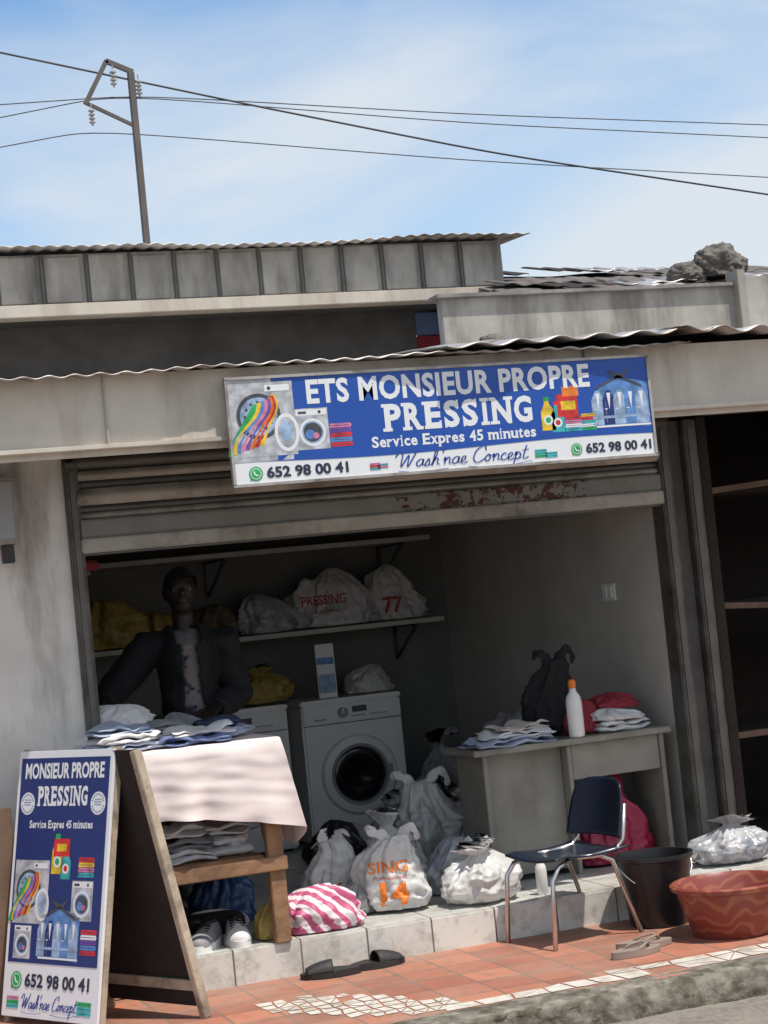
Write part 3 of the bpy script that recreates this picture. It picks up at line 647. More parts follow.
# ---------------------------------------------------------------- bucket & basin
bk=thing('bucket','black plastic bucket standing on the terracotta paving','bucket',(3.90,-.68,-.15))
b=MB(); b.lathe([(0,0),(.125,0),(.13,.01),(.165,.29),(.178,.295),(.178,.312),(.162,.312),(.158,.29),(.122,.015),(0,.012)],BLACK,48); b.obj('body',bk,ang=40)
b=MB(); b.tube([(.18*math.cos(a),-.18*math.sin(a)*.25-.06*math.sin(a),.29-.13*math.sin(a)) for a in [k*math.pi/14 for k in range(15)]],.0035,STEEL,6); b.obj('handle',bk,smooth=True)
b=MB(); b.lathe([(0,0),(.165,0),(.175,.01),(.200,.10),(.203,.105),(.228,.19),(.250,.198),(.253,.215),(.240,.222),(.222,.20),(.195,.10),(.165,.02),(0,.015)],BASINM,64); b.obj('basin',None,'round reddish brown patterned plastic basin on the paving','basin',(4.02,-1.12,-.15),ang=45)
# ---------------------------------------------------------------- footwear
def sandal(loc,rot,m,L=.25,W=.09,label='',grp='sandals on the paving',name='sandal',band=True):
    t=thing(name,label,'sandal',loc,(0,0,rot),group=grp)
    b=MB(); out=[]
    for k in range(28):
        a=2*math.pi*k/28; x=math.cos(a)*L/2; y=math.sin(a)*W/2*(1+.18*math.cos(a)-.12*math.cos(2*a)); out.append((x,y))
    vs=[(x,y,0) for x,y in out]+[(x,y,.022+.006*(x<0)) for x,y in out]; n=28
    b.add(vs,[list(range(n))[::-1],list(range(n,2*n))]+[[k,(k+1)%n,n+(k+1)%n,n+k] for k in range(n)],m); b.obj('sole',t,ang=50)
    b=MB()
    if band:
        b.grid(lambda u,v:(-.01+.115*v,math.cos(math.pi*u)*W*.5*(1-.15*v*v),.02+math.sin(math.pi*u)*(.050-.028*v*v)),16,8,m)
        o=b.obj('strap',t,smooth=True); md=o.modifiers.new('s','SOLIDIFY'); md.thickness=.004
    else:
        for s_ in(-1,1): b.tube([(.07,0,.024),(.05,s_*.02,.045),(-.0,s_*.04,.035),(-.03,s_*.04,.022)],.005,m,8)
        b.obj('strap',t,smooth=True)
BRUB=mat('black_rubber',(.022,.021,.022),.6,var=.3,bump=.2)
sandal((2.38,-.60,-.148),2.9,BRUB,L=.26,W=.10,label='black slip-on sandal lying below the step')
sandal((2.60,-.57,-.148),.12,BRUB,L=.26,W=.10,label='black slip-on sandal lying below the step')
FLIP=mat('flip_flop_rubber',(.28,.22,.18),.7,var=.2)
sandal((3.50,-1.22,-.148),.2,FLIP,band=False,label='worn beige flip-flop lying on the paving',name='flip_flop')
sandal((3.60,-1.10,-.148),-.1,FLIP,band=False,label='worn beige flip-flop lying on the paving',name='flip_flop')
def shoe(loc,rot,label,um):
    t=thing('sneaker',label,'shoe',loc,rot,group='sneakers under the table')
    S=[(-.15,.034,.062),(-.13,.042,.078),(-.07,.045,.075),(-.02,.047,.07),(.04,.053,.058),(.09,.054,.048),(.13,.045,.038),(.155,.022,.026)]
    b=MB(); seg=16; vs=[];fs=[]
    for x,wd,ht in S:
        for k in range(seg):
            a=2*math.pi*k/seg; y=math.cos(a)*wd; z=.028+math.sin(a)*ht if math.sin(a)>0 else .024
            vs.append((x,y,z))
    for i in range(len(S)-1):
        for k in range(seg): fs.append([i*seg+k,i*seg+(k+1)%seg,(i+1)*seg+(k+1)%seg,(i+1)*seg+k])
    fs+= [list(range(seg)),[(len(S)-1)*seg+k for k in range(seg)]]
    b.add(vs,fs,um); o=b.obj('upper',t,smooth=True); o.modifiers.new('s','SUBSURF').levels=1
    b=MB(); b.ell((-.085,0,.099),(.055,.030,.014),BLACK); b.obj('opening',t,smooth=True)
    b=MB(); n=28; out=[(math.cos(2*math.pi*k/n)*.165,math.sin(2*math.pi*k/n)*.058*(1+.1*math.cos(2*math.pi*k/n))) for k in range(n)]
    vs=[(x,y,0) for x,y in out]+[(x,y,.03) for x,y in out]
    b.add(vs,[list(range(n))[::-1],list(range(n,2*n))]+[[k,(k+1)%n,n+(k+1)%n,n+k] for k in range(n)],WHITEP); b.obj('sole',t,ang=50)
    b=MB(); b.tube([((-.02+i*.012),(-.028 if i%2 else .028),.098-i*.0035) for i in range(8)],.004,BLACK,6)
    b.obj('laces',t,smooth=True)
shoe((1.93,-.30,0),(0,0,-2.1),'grey and white sneaker on the tiled floor under the table',SHOEG)
shoe((2.07,-.30,0.0),(0,0,-1.75),'white sneaker on the tiled floor under the table',WHITEC)
shoe((2.04,-.02,.052),(1.35,0,-.5),'black and white sneaker tipped on its side behind the front pair',BLACKCLOTH)

b=MB(); CB=mat('brown_board',(.17,.11,.075),.9,var=.25,bump=.3,bs=20)
for i in range(3): b.box((.72,-.30+i*.05,-.15+.0),(1.16,-.27+i*.05,.70-.04*i),CB,.003)
b.obj('board_stack',None,'brown wooden boards standing against the plaster wall','boards')

# ---------------------------------------------------------------- sign graphics
def serif_word(b,s,x,y,w,h,z,m):
    widths={'P':.64,'R':.68,'E':.62,'S':.6,'I':.34,'N':.76,'G':.72}
    tot=sum(widths[c]+.12 for c in s)-.12; k=w/tot; cx=x
    for c in s:
        lw=widths[c]*k; sw=.09*k; t=h*.12
        if c=='I': b.rect(cx+lw*.25,y,cx+lw*.75,y+h,z,m)
        else: b.text(c,cx,y,lw,h,z,m,.04)
        if c in 'PRE':
            b.rect(cx-sw,y,cx+sw*3,y+t,z+.0004,m); b.rect(cx-sw,y+h-t,cx+sw*1.5,y+h,z+.0004,m)
        if c=='R': b.rect(cx+lw-sw*2.2,y,cx+lw+sw*.8,y+t,z+.0004,m)
        if c=='I': b.rect(cx,y,cx+lw,y+t,z+.0004,m); b.rect(cx,y+h-t,cx+lw,y+h,z+.0004,m)
        if c=='N': b.rect(cx-sw,y,cx+sw*3,y+t,z+.0004,m); b.rect(cx-sw,y+h-t,cx+sw*1.2,y+h,z+.0004,m); b.rect(cx+lw-sw*3,y+h-t,cx+lw+sw,y+h,z+.0004,m)
        if c in 'E': b.rect(cx+lw-sw*.9,y,cx+lw,y+h*.28,z+.0004,m); b.rect(cx+lw-sw*.9,y+h*.72,cx+lw,y+h,z+.0004,m)
        if c in 'S': b.rect(cx+lw-sw*1.0,y+h*.70,cx+lw-sw*.1,y+h,z+.0004,m); b.rect(cx+sw*.1,y,cx+sw*1.0,y+h*.30,z+.0004,m)
        cx+=lw+.12*k
# serif line: each letter placed on its own, with slab feet under its stems
LW={'S':.56,'e':.52,'r':.40,'v':.52,'i':.26,'c':.48,'E':.60,'x':.54,'p':.58,'s':.44,'4':.54,'5':.52,'m':.86,'n':.58,'u':.58,'t':.36,' ':.30}
STEM={'r':[.2],'i':[.5],'n':[.15,.85],'m':[.1,.5,.9],'u':[.9],'p':[],'E':[.1],'x':[.12,.88],'4':[.7],'t':[.6]}
TOPS={'r':[.15],'i':[.35],'n':[.08],'m':[.05],'u':[.08,.8],'v':[.08,.92],'x':[.12,.88],'p':[.08]}
def serif_line(b,s,x,y,w,h,z,m):
    tot=sum(LW[c]+.07 for c in s); k=w/tot; cx=x; xh=h*.70
    for c in s:
        lw=LW[c]*k
        if c!=' ':
            if c in 'SE45': yy0,hh=y,h
            elif c in 'it': yy0,hh=y,h*(1.0 if c=='i' else .9)
            elif c=='p': yy0,hh=y-h*.28,xh+h*.28
            else: yy0,hh=y,xh
            if c=='i': ww=lw*.42; b.text(c,cx+lw*.29,yy0,ww,hh,z,m,.03)
            else: b.text(c,cx,yy0,lw,hh,z,m,.03)
            f=.11*k
            for st in STEM.get(c,[]): b.rect(cx+lw*st-f,y,cx+lw*st+f,y+h*.09,z+.0004,m)
            for st in TOPS.get(c,[]): b.rect(cx+lw*st-f,y+xh-h*.09,cx+lw*st+f*.6,y+xh,z+.0004,m)
            if c=='p': b.rect(cx-f*.3,y-h*.28,cx+f*1.8,y-h*.20,z+.0004,m)
        cx+=lw+.07*k
SCR={'W':(1.9,[[(-.5,1.5),(-.1,2.2),(.25,1.8),(.3,.1),(.95,1.7),(1.0,.05),(1.5,1.4),(1.75,2.3)]]),
'a':(.95,[[(.72,.85),(.4,1),(.05,.5),(.3,0),(.65,.35),(.76,.95),(.74,.25),(.95,.08)]]),
's':(.75,[[(0,.08),(.35,.95),(.5,.55),(.45,.12),(.2,-.02),(.1,.12)],[(.45,.1),(.75,.1)]]),
'h':(.95,[[(0,.08),(.42,1.4),(.42,2.2),(.22,1.9),(.15,0)],[(.15,.4),(.45,1),(.66,.8),(.66,.2),(.95,.08)]]),
"'":(.35,[[(.25,2.3),(.1,1.7)]]),
'n':(.95,[[(0,.6),(.16,1),(.18,0)],[(.18,.5),(.48,1),(.68,.75),(.68,.2),(.95,.08)]]),
'e':(.8,[[(0,.2),(.5,.6),(.42,1),(.1,.7),(.2,.05),(.5,0),(.8,.2)]]),
'c':(.75,[[(.6,.8),(.35,1),(.05,.5),(.3,0),(.75,.2)]]),
'o':(.85,[[(.35,1),(.05,.5),(.3,0),(.62,.45),(.4,.98),(.6,.8),(.85,.85)]]),
'p':(.85,[[(0,.6),(.16,1),(.05,-1.0)],[(.12,.5),(.42,1),(.7,.5),(.4,0),(.15,.2)],[(.6,.2),(.85,.12)]]),
't':(.8,[[(.35,1.9),(.2,.25),(.4,0),(.8,.25)],[(-.05,1.2),(.7,1.3)]]),
'C':(1.35,[[(1.35,1.6),(1.1,2.3),(.3,1.7),(.1,.5),(.6,-.1),(1.35,.4)]]),' ':(.55,[])}
def script(b,s,x,y,w,h,z,m,wd=.0022):
    tot=sum(SCR[c][0] for c in s); kx=w/tot; ky=h/3.2; cx=x+kx*.3
    for c in s:
        adv,st=SCR[c]
        for q in st: b.ribbon([(cx+p[0]*kx+(p[1])*ky*.30,y+(p[1]+.9)*ky) for p in q],wd,z,m)
        cx+=adv*kx
    b.ribbon([(x+w*.02,y+.35*ky),(x+w*.18,y+.1*ky),(x+w*.4,y+.3*ky)],wd*.7,z+.0003,m)
    b.ribbon([(x+w*.55,y+.3*ky),(x+w*.8,y+.0*ky),(x+w*1.05,y+.5*ky)],wd*.7,z+.0003,m)
def M2(x,y,s): return Matrix.Translation((x,y,0))@Matrix.Diagonal((s,s,1,1))
def ic_washer_big(b,M):
    z=.004
    b.rect(0,0,1,1.15,z,F_LG,M); b.disc(.42,.62,.36,z+.0005,F_DG,M=M); b.disc(.42,.62,.30,z+.001,F_LB,M=M)
    for k in range(12):
        a=k*.524; b.disc(.42+.22*math.cos(a),.62+.22*math.sin(a),.025,z+.0012,F_DG,n=8,M=M)
    cols=[F_Y,F_R,F_O,F_V,F_P,F_BL,F_Y,F_G]
    for i,c in enumerate(cols):
        pts=[]; n=14
        for k in range(n+1):
            t=k/n; pts.append((.64-.055*i+.1*math.sin(t*3+i*.3)-.28*t,.95-.78*t-.02*i))
        pp=pts+[(p[0]+.068+.04*math.sin(q*.5),p[1]) for q,p in reversed(list(enumerate(pts)))]
        b.poly(pp,z+.0015+.0003*i,c,M)
    b.disc(.85,.35,.20,z+.004,SIGNW,M=M,ry=.3); b.disc(.85,.35,.15,z+.0045,F_LG,M=M,ry=.24); b.disc(.84,.37,.10,z+.005,F_LB,M=M,ry=.17)
    b.rect(.55,1.0,.95,1.1,z+.004,SIGNW,M); b.disc(.62,1.05,.03,z+.0045,F_DG,M=M)
def ic_washer(b,M):
    z=.004
    b.rect(0,0,1,1.2,z,F_LG,M); b.rect(.03,1.0,.97,1.17,z+.0005,SIGNW,M); b.rect(.1,1.04,.35,1.12,z+.001,F_DG,M); b.disc(.75,1.08,.05,z+.001,F_DG,M=M)
    b.disc(.5,.5,.40,z+.0005,SIGNW,M=M); b.disc(.5,.5,.33,z+.001,F_LB,M=M); b.disc(.5,.5,.28,z+.0015,F_DG,M=M); b.disc(.42,.44,.14,z+.002,F_BL,M=M); b.disc(.60,.40,.09,z+.0023,F_P,M=M)
def ic_towels(b,M,cols):
    for i,c in enumerate(cols):
        y=i*.2; b.poly([(.0,y),(.95,y),(1,y+.09),(.95,y+.18),(.05,y+.18)],.004+.0003*i,c,M)
        b.rect(.05,y+.08,.9,y+.10,.0052+.0003*i,SIGND,M)
def ic_bottle(b,M,c,cc):
    b.poly([(0,0),(.5,0),(.52,.55),(.4,.8),(.32,.9),(.32,1.0),(.14,1.0),(.14,.9),(0,.65)],.004,c,M); b.rect(.12,1.0,.34,1.14,.0045,cc,M); b.disc(.25,.35,.17,.0047,SIGNW,M=M); b.disc(.25,.35,.10,.005,cc,M=M)
def ic_whats(b,x,y,r):
    b.disc(x,y,r,.004,F_G); b.disc(x,y,r*.78,.0043,SIGNW); b.disc(x,y,r*.68,.0046,F_G); b.poly([(x-r*.9,y-r*.95),(x-r*.3,y-r*.8),(x-r*.8,y-r*.3)],.0044,F_G)
    b.poly([(x-r*.35,y+r*.35),(x-r*.15,y+r*.38),(x-r*.1,y+.05*r),(x+r*.1,y-r*.15),(x+r*.38,y-r*.15),(x+r*.33,y-r*.36),(x-r*.05,y-r*.3),(x-r*.35,y+r*.05)],.005,SIGNW)
def ic_suits(b,M,w=1,h=.8):
    z=.004
    b.poly([(0,.05),(.1,.6),(.3,.72),(.5,.78),(.75,.75),(w,.7),(w,.0)],z,F_BL,M)
    for i in range(5):
        x=.0+i*.19; c=[F_LB,SIGND,F_LB,F_BL,F_LB][i]
        b.poly([(x,.06),(x+.22,.06),(x+.22,.45),(x+.15,.60),(x+.08,.60),(x+.0,.45)],z+.0005+i*.0003,c,M)
        b.poly([(x+.08,.56),(x+.15,.56),(x+.115,.30)],z+.002+i*.0003,SIGNW,M); b.rect(x+.03,.30,x+.08,.315,z+.0035,SIGNW,M)
        b.rect(x+.05,.1,x+.055,.42,z+.0036,F_LG,M)
    b.poly([(.1,.62),(.5,.78),(.9,.62),(.9,.66),(.5,.83),(.1,.66)],z+.004,F_DG,M); b.poly([(.30,.92),(.45,.78),(.58,.78),(.72,.95),(.55,.85)],z+.004,F_DG,M)
    b.rect(.0,.16,w,.20,z+.0045,F_LB,M); b.rect(.05,.02,w,.05,z+.0045,SIGNW,M)
SW,SH=1.97,.455
Ms=Matrix(((1,0,0,2.12),(0,0,-1,-.765),(0,1,0,1.925),(0,0,0,1)))
sg=thing('shop_sign','long blue and white laundry shop banner fixed on the fascia','sign',M=Ms)
def sp_(name,fn,parent=None):
    b=MB(); b.flatp=True; fn(b)
    for v in b.v: v.z=.0010+v.z*.20
    b.obj(name,parent or sg)
b=MB(); b.box((0,0,-.02),(SW,SH,0),SIGNW,.002); b.obj('board',sg)
for a in ((0,0,SW,.008),(0,SH-.008,SW,SH),(0,.009,.008,SH-.009),(SW-.008,.009,SW,SH-.009)):
    b=MB(); b.box((a[0]-.002,a[1]-.002,-.022),(a[2]+.002,a[3]+.002,.007),ZINC); b.obj('frame_strip',sg)
pts=[(.01,.098)]+[(.01+1.95*k/30,.098+.010*math.sin(k/30*6.3+2.6)) for k in range(31)]+[(1.96,.446),(.22,.446),(.20,.30),(.10,.18),(.01,.15)]
def bgf(b):
    b.poly(pts,.001,SIGNB); b.rect(.01,.10,.27,.446,.0015,F_LG); b.poly([(.20,.446),(.27,.446),(.26,.13),(.22,.10),(.20,.10)],.0018,SIGNB)
sp_('background',bgf)
sp_('laundry_drum_picture',lambda b:ic_washer_big(b,M2(.02,.12,.27)))
sp_('washing_machine_picture',lambda b:ic_washer(b,M2(.29,.135,.145)))
sp_('towel_picture',lambda b:ic_towels(b,M2(.437,.14,.10),[F_R,F_BL,F_R,F_V,F_P]))
def dets(b):
    ic_bottle(b,M2(1.42,.145,.13),F_Y,F_G); ic_bottle(b,M2(1.468,.135,.12),F_T,F_R); b.rect(1.50,.20,1.60,.30,.0055,F_R); b.rect(1.52,.23,1.59,.27,.006,F_Y); b.rect(1.53,.29,1.61,.335,.0057,F_O)
    ic_towels(b,M2(1.53,.135,.085),[F_T,SIGNW,F_P,F_R])
sp_('detergent_picture',dets)
sp_('towel_picture',lambda b:ic_towels(b,M2(1.61,.135,.075),[F_G,SIGNW,F_T,F_R,F_Y]))
sp_('shirts_picture',lambda b:ic_suits(b,M2(1.67,.135,.285)))
sp_('towel_picture',lambda b:(ic_towels(b,M2(.60,.03,.05),[F_T,F_R,F_P]),ic_towels(b,M2(.635,.035,.05),[F_P,F_T])))
sp_('towel_picture',lambda b:(ic_towels(b,M2(1.37,.03,.06),[F_G,F_T,F_T]),ic_towels(b,M2(1.42,.027,.06),[F_T,F_T])))
sp_('phone_icon',lambda b:ic_whats(b,.098,.050,.030)); sp_('phone_icon',lambda b:ic_whats(b,1.575,.053,.027))
sp_('lettering',lambda b:b.text('ETS MONSIEUR PROPRE',.350,.326,1.322,.105,.006,SIGNW,.034,space=1.06))
sp_('lettering',lambda b:serif_word(b,'PRESSING',.688,.188,.69,.118,.0050,SIGNW))
sp_('lettering',lambda b:serif_line(b,'Service Expres 45 minutes',.62,.122,.77,.048,.005,SIGNW))
sp_('lettering',lambda b:b.text('652 98 00 41',.145,.028,.36,.048,.005,SIGNK,.035))
sp_('lettering',lambda b:b.text('652 98 00 41',1.62,.032,.325,.045,.005,SIGNK,.035))
sp_('lettering',lambda b:script(b,"Wash'nae Concept",.715,.004,.61,.096,.006,SIGNS,.0028))

F1=Vector((1.315,-.93,-.15));F2=Vector((1.025,-.40,-.15));B1=Vector((1.74,-.98,-.15));B2=Vector((1.45,-.45,-.15))
T1=Vector((1.530,-.95,.915));T2=Vector((1.285,-.415,.915))
af=thing('sandwich_board','wooden folding sandwich board with blue laundry advert on the paving','sandwich board',(1.4,-.65,-.15)); oo=Vector((1.4,-.65,-.15))
ax=(F1-F2); W_=ax.length; xx=ax.normalized(); up_=(T2-F2); H_=up_.length; zz=xx.cross(up_).normalized(); yy=zz.cross(xx)
Mp=Matrix(((xx.x,yy.x,zz.x,F2.x),(xx.y,yy.y,zz.y,F2.y),(xx.z,yy.z,zz.z,F2.z),(0,0,0,1)))
def pan(b,name,**k):
    for v in range(len(b.v)): b.v[v]=Mp@b.v[v]-oo
    b.obj(name,af,**k)
b=MB(); b.box((0,.03,-.012),(W_,H_,0),SIGNW,.002); pan(b,'front_panel')
b=MB()
for (a,c) in ((0,0),(W_-.035,0)): b.box((a,0,-.045),(a+.035,H_+.01,-.013),WOODP,.003)
b.box((.035,H_-.05,-.044),(W_-.035,H_,-.013),WOODP,.003); pan(b,'front_frame')
def bkf(pA,pB,tA,tB):
    b=MB()
    b.beam(pA,tA,.042,.03,WOODP,up=(ax.normalized()),bev=.003); b.beam(pB,tB,.042,.03,WOODP,up=ax.normalized(),bev=.003)
    b.beam(pA+(tA-pA)*.12,pB+(tB-pB)*.12,.03,.04,WOODP)
    for i in range(len(b.v)): b.v[i]=b.v[i]-oo
    b.obj('rear_frame',af,label='bare wooden rear frame')
    vs=[pA+(tA-pA)*.04,pB+(tB-pB)*.04,tB,tA]; n=((vs[1]-vs[0]).cross(vs[3]-vs[0])).normalized()*.006
    b=MB(); b.add([v-oo for v in vs]+[v-oo+n*2 for v in vs],[[0,1,2,3],[7,6,5,4],[0,4,5,1],[1,5,6,2],[2,6,7,3],[3,7,4,0]],WOODD); b.obj('rear_panel',af)
bkf(B1,B2,T1+Vector((.035,0,0)),T2+Vector((.035,0,0)))
def ap(name,fn):
    b=MB(); b.flatp=True; fn(b)
    for v in b.v: v.z=.0010+v.z*.20
    pan(b,name)
sx=W_
ap('printed_background',lambda b:(b.rect(.02,.245,sx-.02,H_-.03,.002,SIGND)))
ap('lettering',lambda b:b.text('MONSIEUR PROPRE',.05,H_-.115,sx-.10,.065,.006,SIGNW,.034))
ap('lettering',lambda b:serif_word(b,'PRESSING',.145,H_-.225,sx-.29,.080,.006,SIGNW))
ap('lettering',lambda b:serif_line(b,'Service Expres 45 minutes',.10,H_-.315,sx-.20,.032,.006,SIGNW))
ap('lettering',lambda b:b.text('652 98 00 41',.14,.15,sx-.20,.055,.006,SIGNK,.03))
ap('lettering',lambda b:script(b,"Wash'nae Concept",.12,.045,sx-.26,.08,.006,SIGNS,.0022))
def badge(b,cx):
    cy=H_-.215; b.disc(cx,cy,.046,.004,SIGNW)
    for k in range(10):
        a=math.pi*(.1+.8*k/9)
        for s_ in(1,-1):
            M=Matrix.Translation((cx+.036*math.cos(a),cy+s_*.036*math.sin(a),0))@Matrix.Rotation(s_*a,4,'Z'); b.rect(-.004,-.002,.004,.002,.006,SIGNS,M)
    for (yy_,ww_) in ((.012,.018),(.002,.024),(-.008,.020)):
        k=-ww_
        while k<ww_: b.rect(cx+k,cy+yy_,cx+k+.004,cy+yy_+.005,.006,SIGNS); k+=.007
ap('round_badge',lambda b:badge(b,.078)); ap('round_badge',lambda b:badge(b,sx-.078))
ap('laundry_drum_picture',lambda b:ic_washer_big(b,M2(.03,.40,.22)))
ap('washing_machine_picture',lambda b:ic_washer(b,M2(.40,.42,.13)))
ap('detergent_picture',lambda b:(ic_bottle(b,M2(.26,.60,.14),F_Y,F_G),ic_bottle(b,M2(.32,.58,.12),F_T,F_R),b.rect(.27,.67,.37,.74,.0065,F_R),b.rect(.29,.69,.35,.72,.007,F_Y)))
ap('shirts_picture',lambda b:ic_suits(b,M2(.20,.26,.26)))
ap('towel_picture',lambda b:ic_towels(b,M2(.47,.29,.10),[F_R,F_BL,F_V,SIGNW,F_R]))
ap('towel_picture',lambda b:ic_towels(b,M2(.43,.59,.10),[F_T,F_P,F_Y,F_R]))
ap('washing_machine_picture',lambda b:ic_washer(b,M2(.05,.26,.11)))
ap('phone_icon',lambda b:ic_whats(b,.085,.175,.035))
ap('towel_picture',lambda b:ic_towels(b,M2(.03,.065,.08),[F_T,F_G,F_P])); ap('towel_picture',lambda b:ic_towels(b,M2(sx-.13,.06,.09),[F_T,F_T,F_G]))

# ---------------------------------------------------------------- upper building
ub=thing('rear_building','taller building with weathered panelled fascia and corrugated roof behind','building',(2.5,1,0)); oo=Vector((2.5,1,0))
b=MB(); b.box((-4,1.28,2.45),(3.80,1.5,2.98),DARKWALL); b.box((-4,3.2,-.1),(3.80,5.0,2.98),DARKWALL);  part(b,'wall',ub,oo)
b=MB(); b.box((-4,1.0,3.02),(4.2,1.03,3.275),FASCIA2)
x=-3.9
while x<4.15:
    b.box((x,.985,3.02),(x+.018,1.0,3.275),SLATD,.003); b.box((x+.022,.992-random.uniform(0,.006),3.03),(x+.20,1.0,3.265+random.uniform(-.01,.004)),FASCIA2,.003); x+=.225
b.box((4.2,1.0,3.02),(4.23,3.5,3.275),FASCIA2); part(b,'fascia',ub,oo)
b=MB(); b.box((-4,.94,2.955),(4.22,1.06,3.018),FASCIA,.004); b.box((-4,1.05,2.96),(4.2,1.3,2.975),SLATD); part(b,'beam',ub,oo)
b=MB(); b.grid(croof(-4,4.36,.88,4.5,3.285,3.45,.076,.013,6,.012),900,8,ZINC); o=part(b,'roof',ub,oo,smooth=True); o.modifiers.new('s','SOLIDIFY').thickness=.004
rb=thing('side_building','low neighbouring building with grey parapet and patched old roof','building',(5,.5,0)); oo=Vector((5,.5,0))
b=MB()
b.box((3.56,.30,2.60),(5.24,.36,2.855),FASCIA2,.004); b.box((3.53,.27,2.85),(5.26,.40,2.872),CONC,.004)
b.box((5.24,.25,2.60),(8.5,.34,2.895),FASCIA2,.005); b.box((5.21,.24,2.6),(5.26,.36,2.93),SLAT,.004); part(b,'parapet',rb,oo)
b=MB()
def shing(u,v):
    x=4.05+4.7*u; y=.40+1.3*v; st=(v*7)%1
    return (x,y,2.86+.33*v+.012*st+nz((x,y,0),3)*.02)
b.grid(shing,160,70,SHINGLE); part(b,'roof',rb,oo)
random.seed(11)
RS=[SHINGLE,ZINC,SHINGLE,WOODD]
for i in range(24):
    x=4.3+random.random()*2.4; v=random.random()**.7; y=.42+1.25*v; z=2.895+.33*v; r=random.uniform(-.15,.15); s=random.uniform(.12,.3)
    M=Matrix.Translation(Vector((x,y,z))-oo)@Euler((.25,random.uniform(-.05,.05),r)).to_matrix().to_4x4()
    b=MB(); b.grid(lambda u,v:(-s+2*s*u,-.12+.24*v,.006*math.sin(u*s*90)),24,4,RS[i%4],M); o=b.obj('roof_sheet',rb,smooth=True); o.modifiers.new('s','SOLIDIFY').thickness=.005
b=MB(); b.box((3.95,3.2,-.1),(9,5,2.85),DARKWALL); b.box((4.05,1.69,2.45),(9,1.9,3.15),DARKWALL); part(b,'wall',rb,oo)
def rock(loc,r,seed,label):
    b=MB(); bm=bmesh.new(); bmesh.ops.create_icosphere(bm,subdivisions=5,radius=1)
    for v in bm.verts:
        p=v.co.copy(); k=1+.28*nz(p,1.3,seed)+.16*nz(p,3.5,seed)+.14*(-abs(nz(p,8,seed)))+.08*nz(p,16,seed)
        v.co=Vector((p.x*r[0]*k,p.y*r[1]*k,max(p.z*k,-.55)*r[2]))
    bm.verts.index_update(); b.add([v.co.copy() for v in bm.verts],[[v.index for v in f.verts] for f in bm.faces],ROCK); bm.free()
    b.obj('rock',None,label,'rock',loc,smooth=True,group='rocks weighing down the roof')
rock((5.32,.62,3.02),(.15,.13,.12),2,'large rough stone weighing down the roof')
rock((5.08,.60,2.97),(.07,.08,.07),5,'small rough stone beside the larger one on the roof')
rock((5.17,.60,2.96),(.06,.06,.06),8,'small rough stone beside the larger one on the roof')
rock((3.55,-.3,2.535),(.07,.05,.04),9,'grey lump of mortar on the corrugated roof')
pb=thing('painted_board','red and blue painted board between the two roofs','board',(3.9,1.3,2.55))
b=MB(); b.box((-.095,0,.0),(.10,.02,.27),REDC,.004); b.obj('lower_panel',pb)
b=MB(); b.box((-.095,-.003,.275),(.10,.017,.40),BLUEC,.004); b.obj('upper_panel',pb)
rbr=thing('rebar','thin steel bars sticking up from the wall','steel bars',(4.66,2.2,2.6))
for i in range(4):
    b=MB(); b.tube([(i*.03-.045,0,0),(i*.03-.04+.006*(i%2),0,.74+.02*(i%3))],.004,POLE,6); b.obj('bar',rbr)

# ---------------------------------------------------------------- neighbour stall
nb=thing('market_stall','dark open wooden stall with plank shelves beside the shop','stall',(5.6,.4,-.15)); oo=Vector((5.6,.4,-.15))
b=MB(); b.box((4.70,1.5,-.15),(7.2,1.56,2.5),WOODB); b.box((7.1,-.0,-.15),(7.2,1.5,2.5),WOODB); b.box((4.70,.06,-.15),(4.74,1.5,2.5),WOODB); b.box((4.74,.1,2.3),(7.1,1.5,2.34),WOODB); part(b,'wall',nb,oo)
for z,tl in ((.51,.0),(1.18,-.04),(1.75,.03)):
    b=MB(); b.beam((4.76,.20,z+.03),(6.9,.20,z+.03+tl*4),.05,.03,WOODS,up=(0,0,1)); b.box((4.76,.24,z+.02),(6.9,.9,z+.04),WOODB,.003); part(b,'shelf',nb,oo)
for x in(5.21,6.2):
    b=MB(); b.box((x,-.04,-.15),(x+.06,.03,2.2),WOOD,.004); part(b,'post',nb,oo)
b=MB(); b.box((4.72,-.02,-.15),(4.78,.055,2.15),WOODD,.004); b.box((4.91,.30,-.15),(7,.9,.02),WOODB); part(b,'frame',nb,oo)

# ---------------------------------------------------------------- pole and wires
pl=thing('utility_pole','bent steel power pole with insulators rising behind the roof','pole',(2.77,3.0,0)); oo=Vector((2.77,3,0))
b=MB(); b.box((2.75,2.98,2.9),(2.79,3.02,4.80),POLE,.004); b.box((2.755,2.985,2.34),(2.785,3.015,2.9),POLE); part(b,'shaft',pl,oo)
b=MB(); b.beam((2.62,3,4.87),(2.785,3,4.80),.028,.028,POLE); b.beam((2.625,3,4.87),(2.47,3,4.60),.028,.028,POLE); b.beam((2.47,3,4.61),(2.77,3,4.46),.02,.02,POLE); part(b,'bracket',pl,oo)
INS=mat('insulator_ceramic',(.34,.33,.32),.3,var=.1)
for x,z in((2.655,4.84),(2.50,4.60),(2.81,4.78)):
    b=MB(); prof=[(.004,0),(.004,-.03)]
    for k in range(4): prof+= [(.009,-.035-k*.024),(.020,-.043-k*.024),(.020,-.049-k*.024),(.009,-.052-k*.024)]
    prof+=[(.004,-.14)]
    b.lathe(prof,INS,14,Matrix.Translation((x,2.985,z))); part(b,'insulator',pl,oo,ang=40)
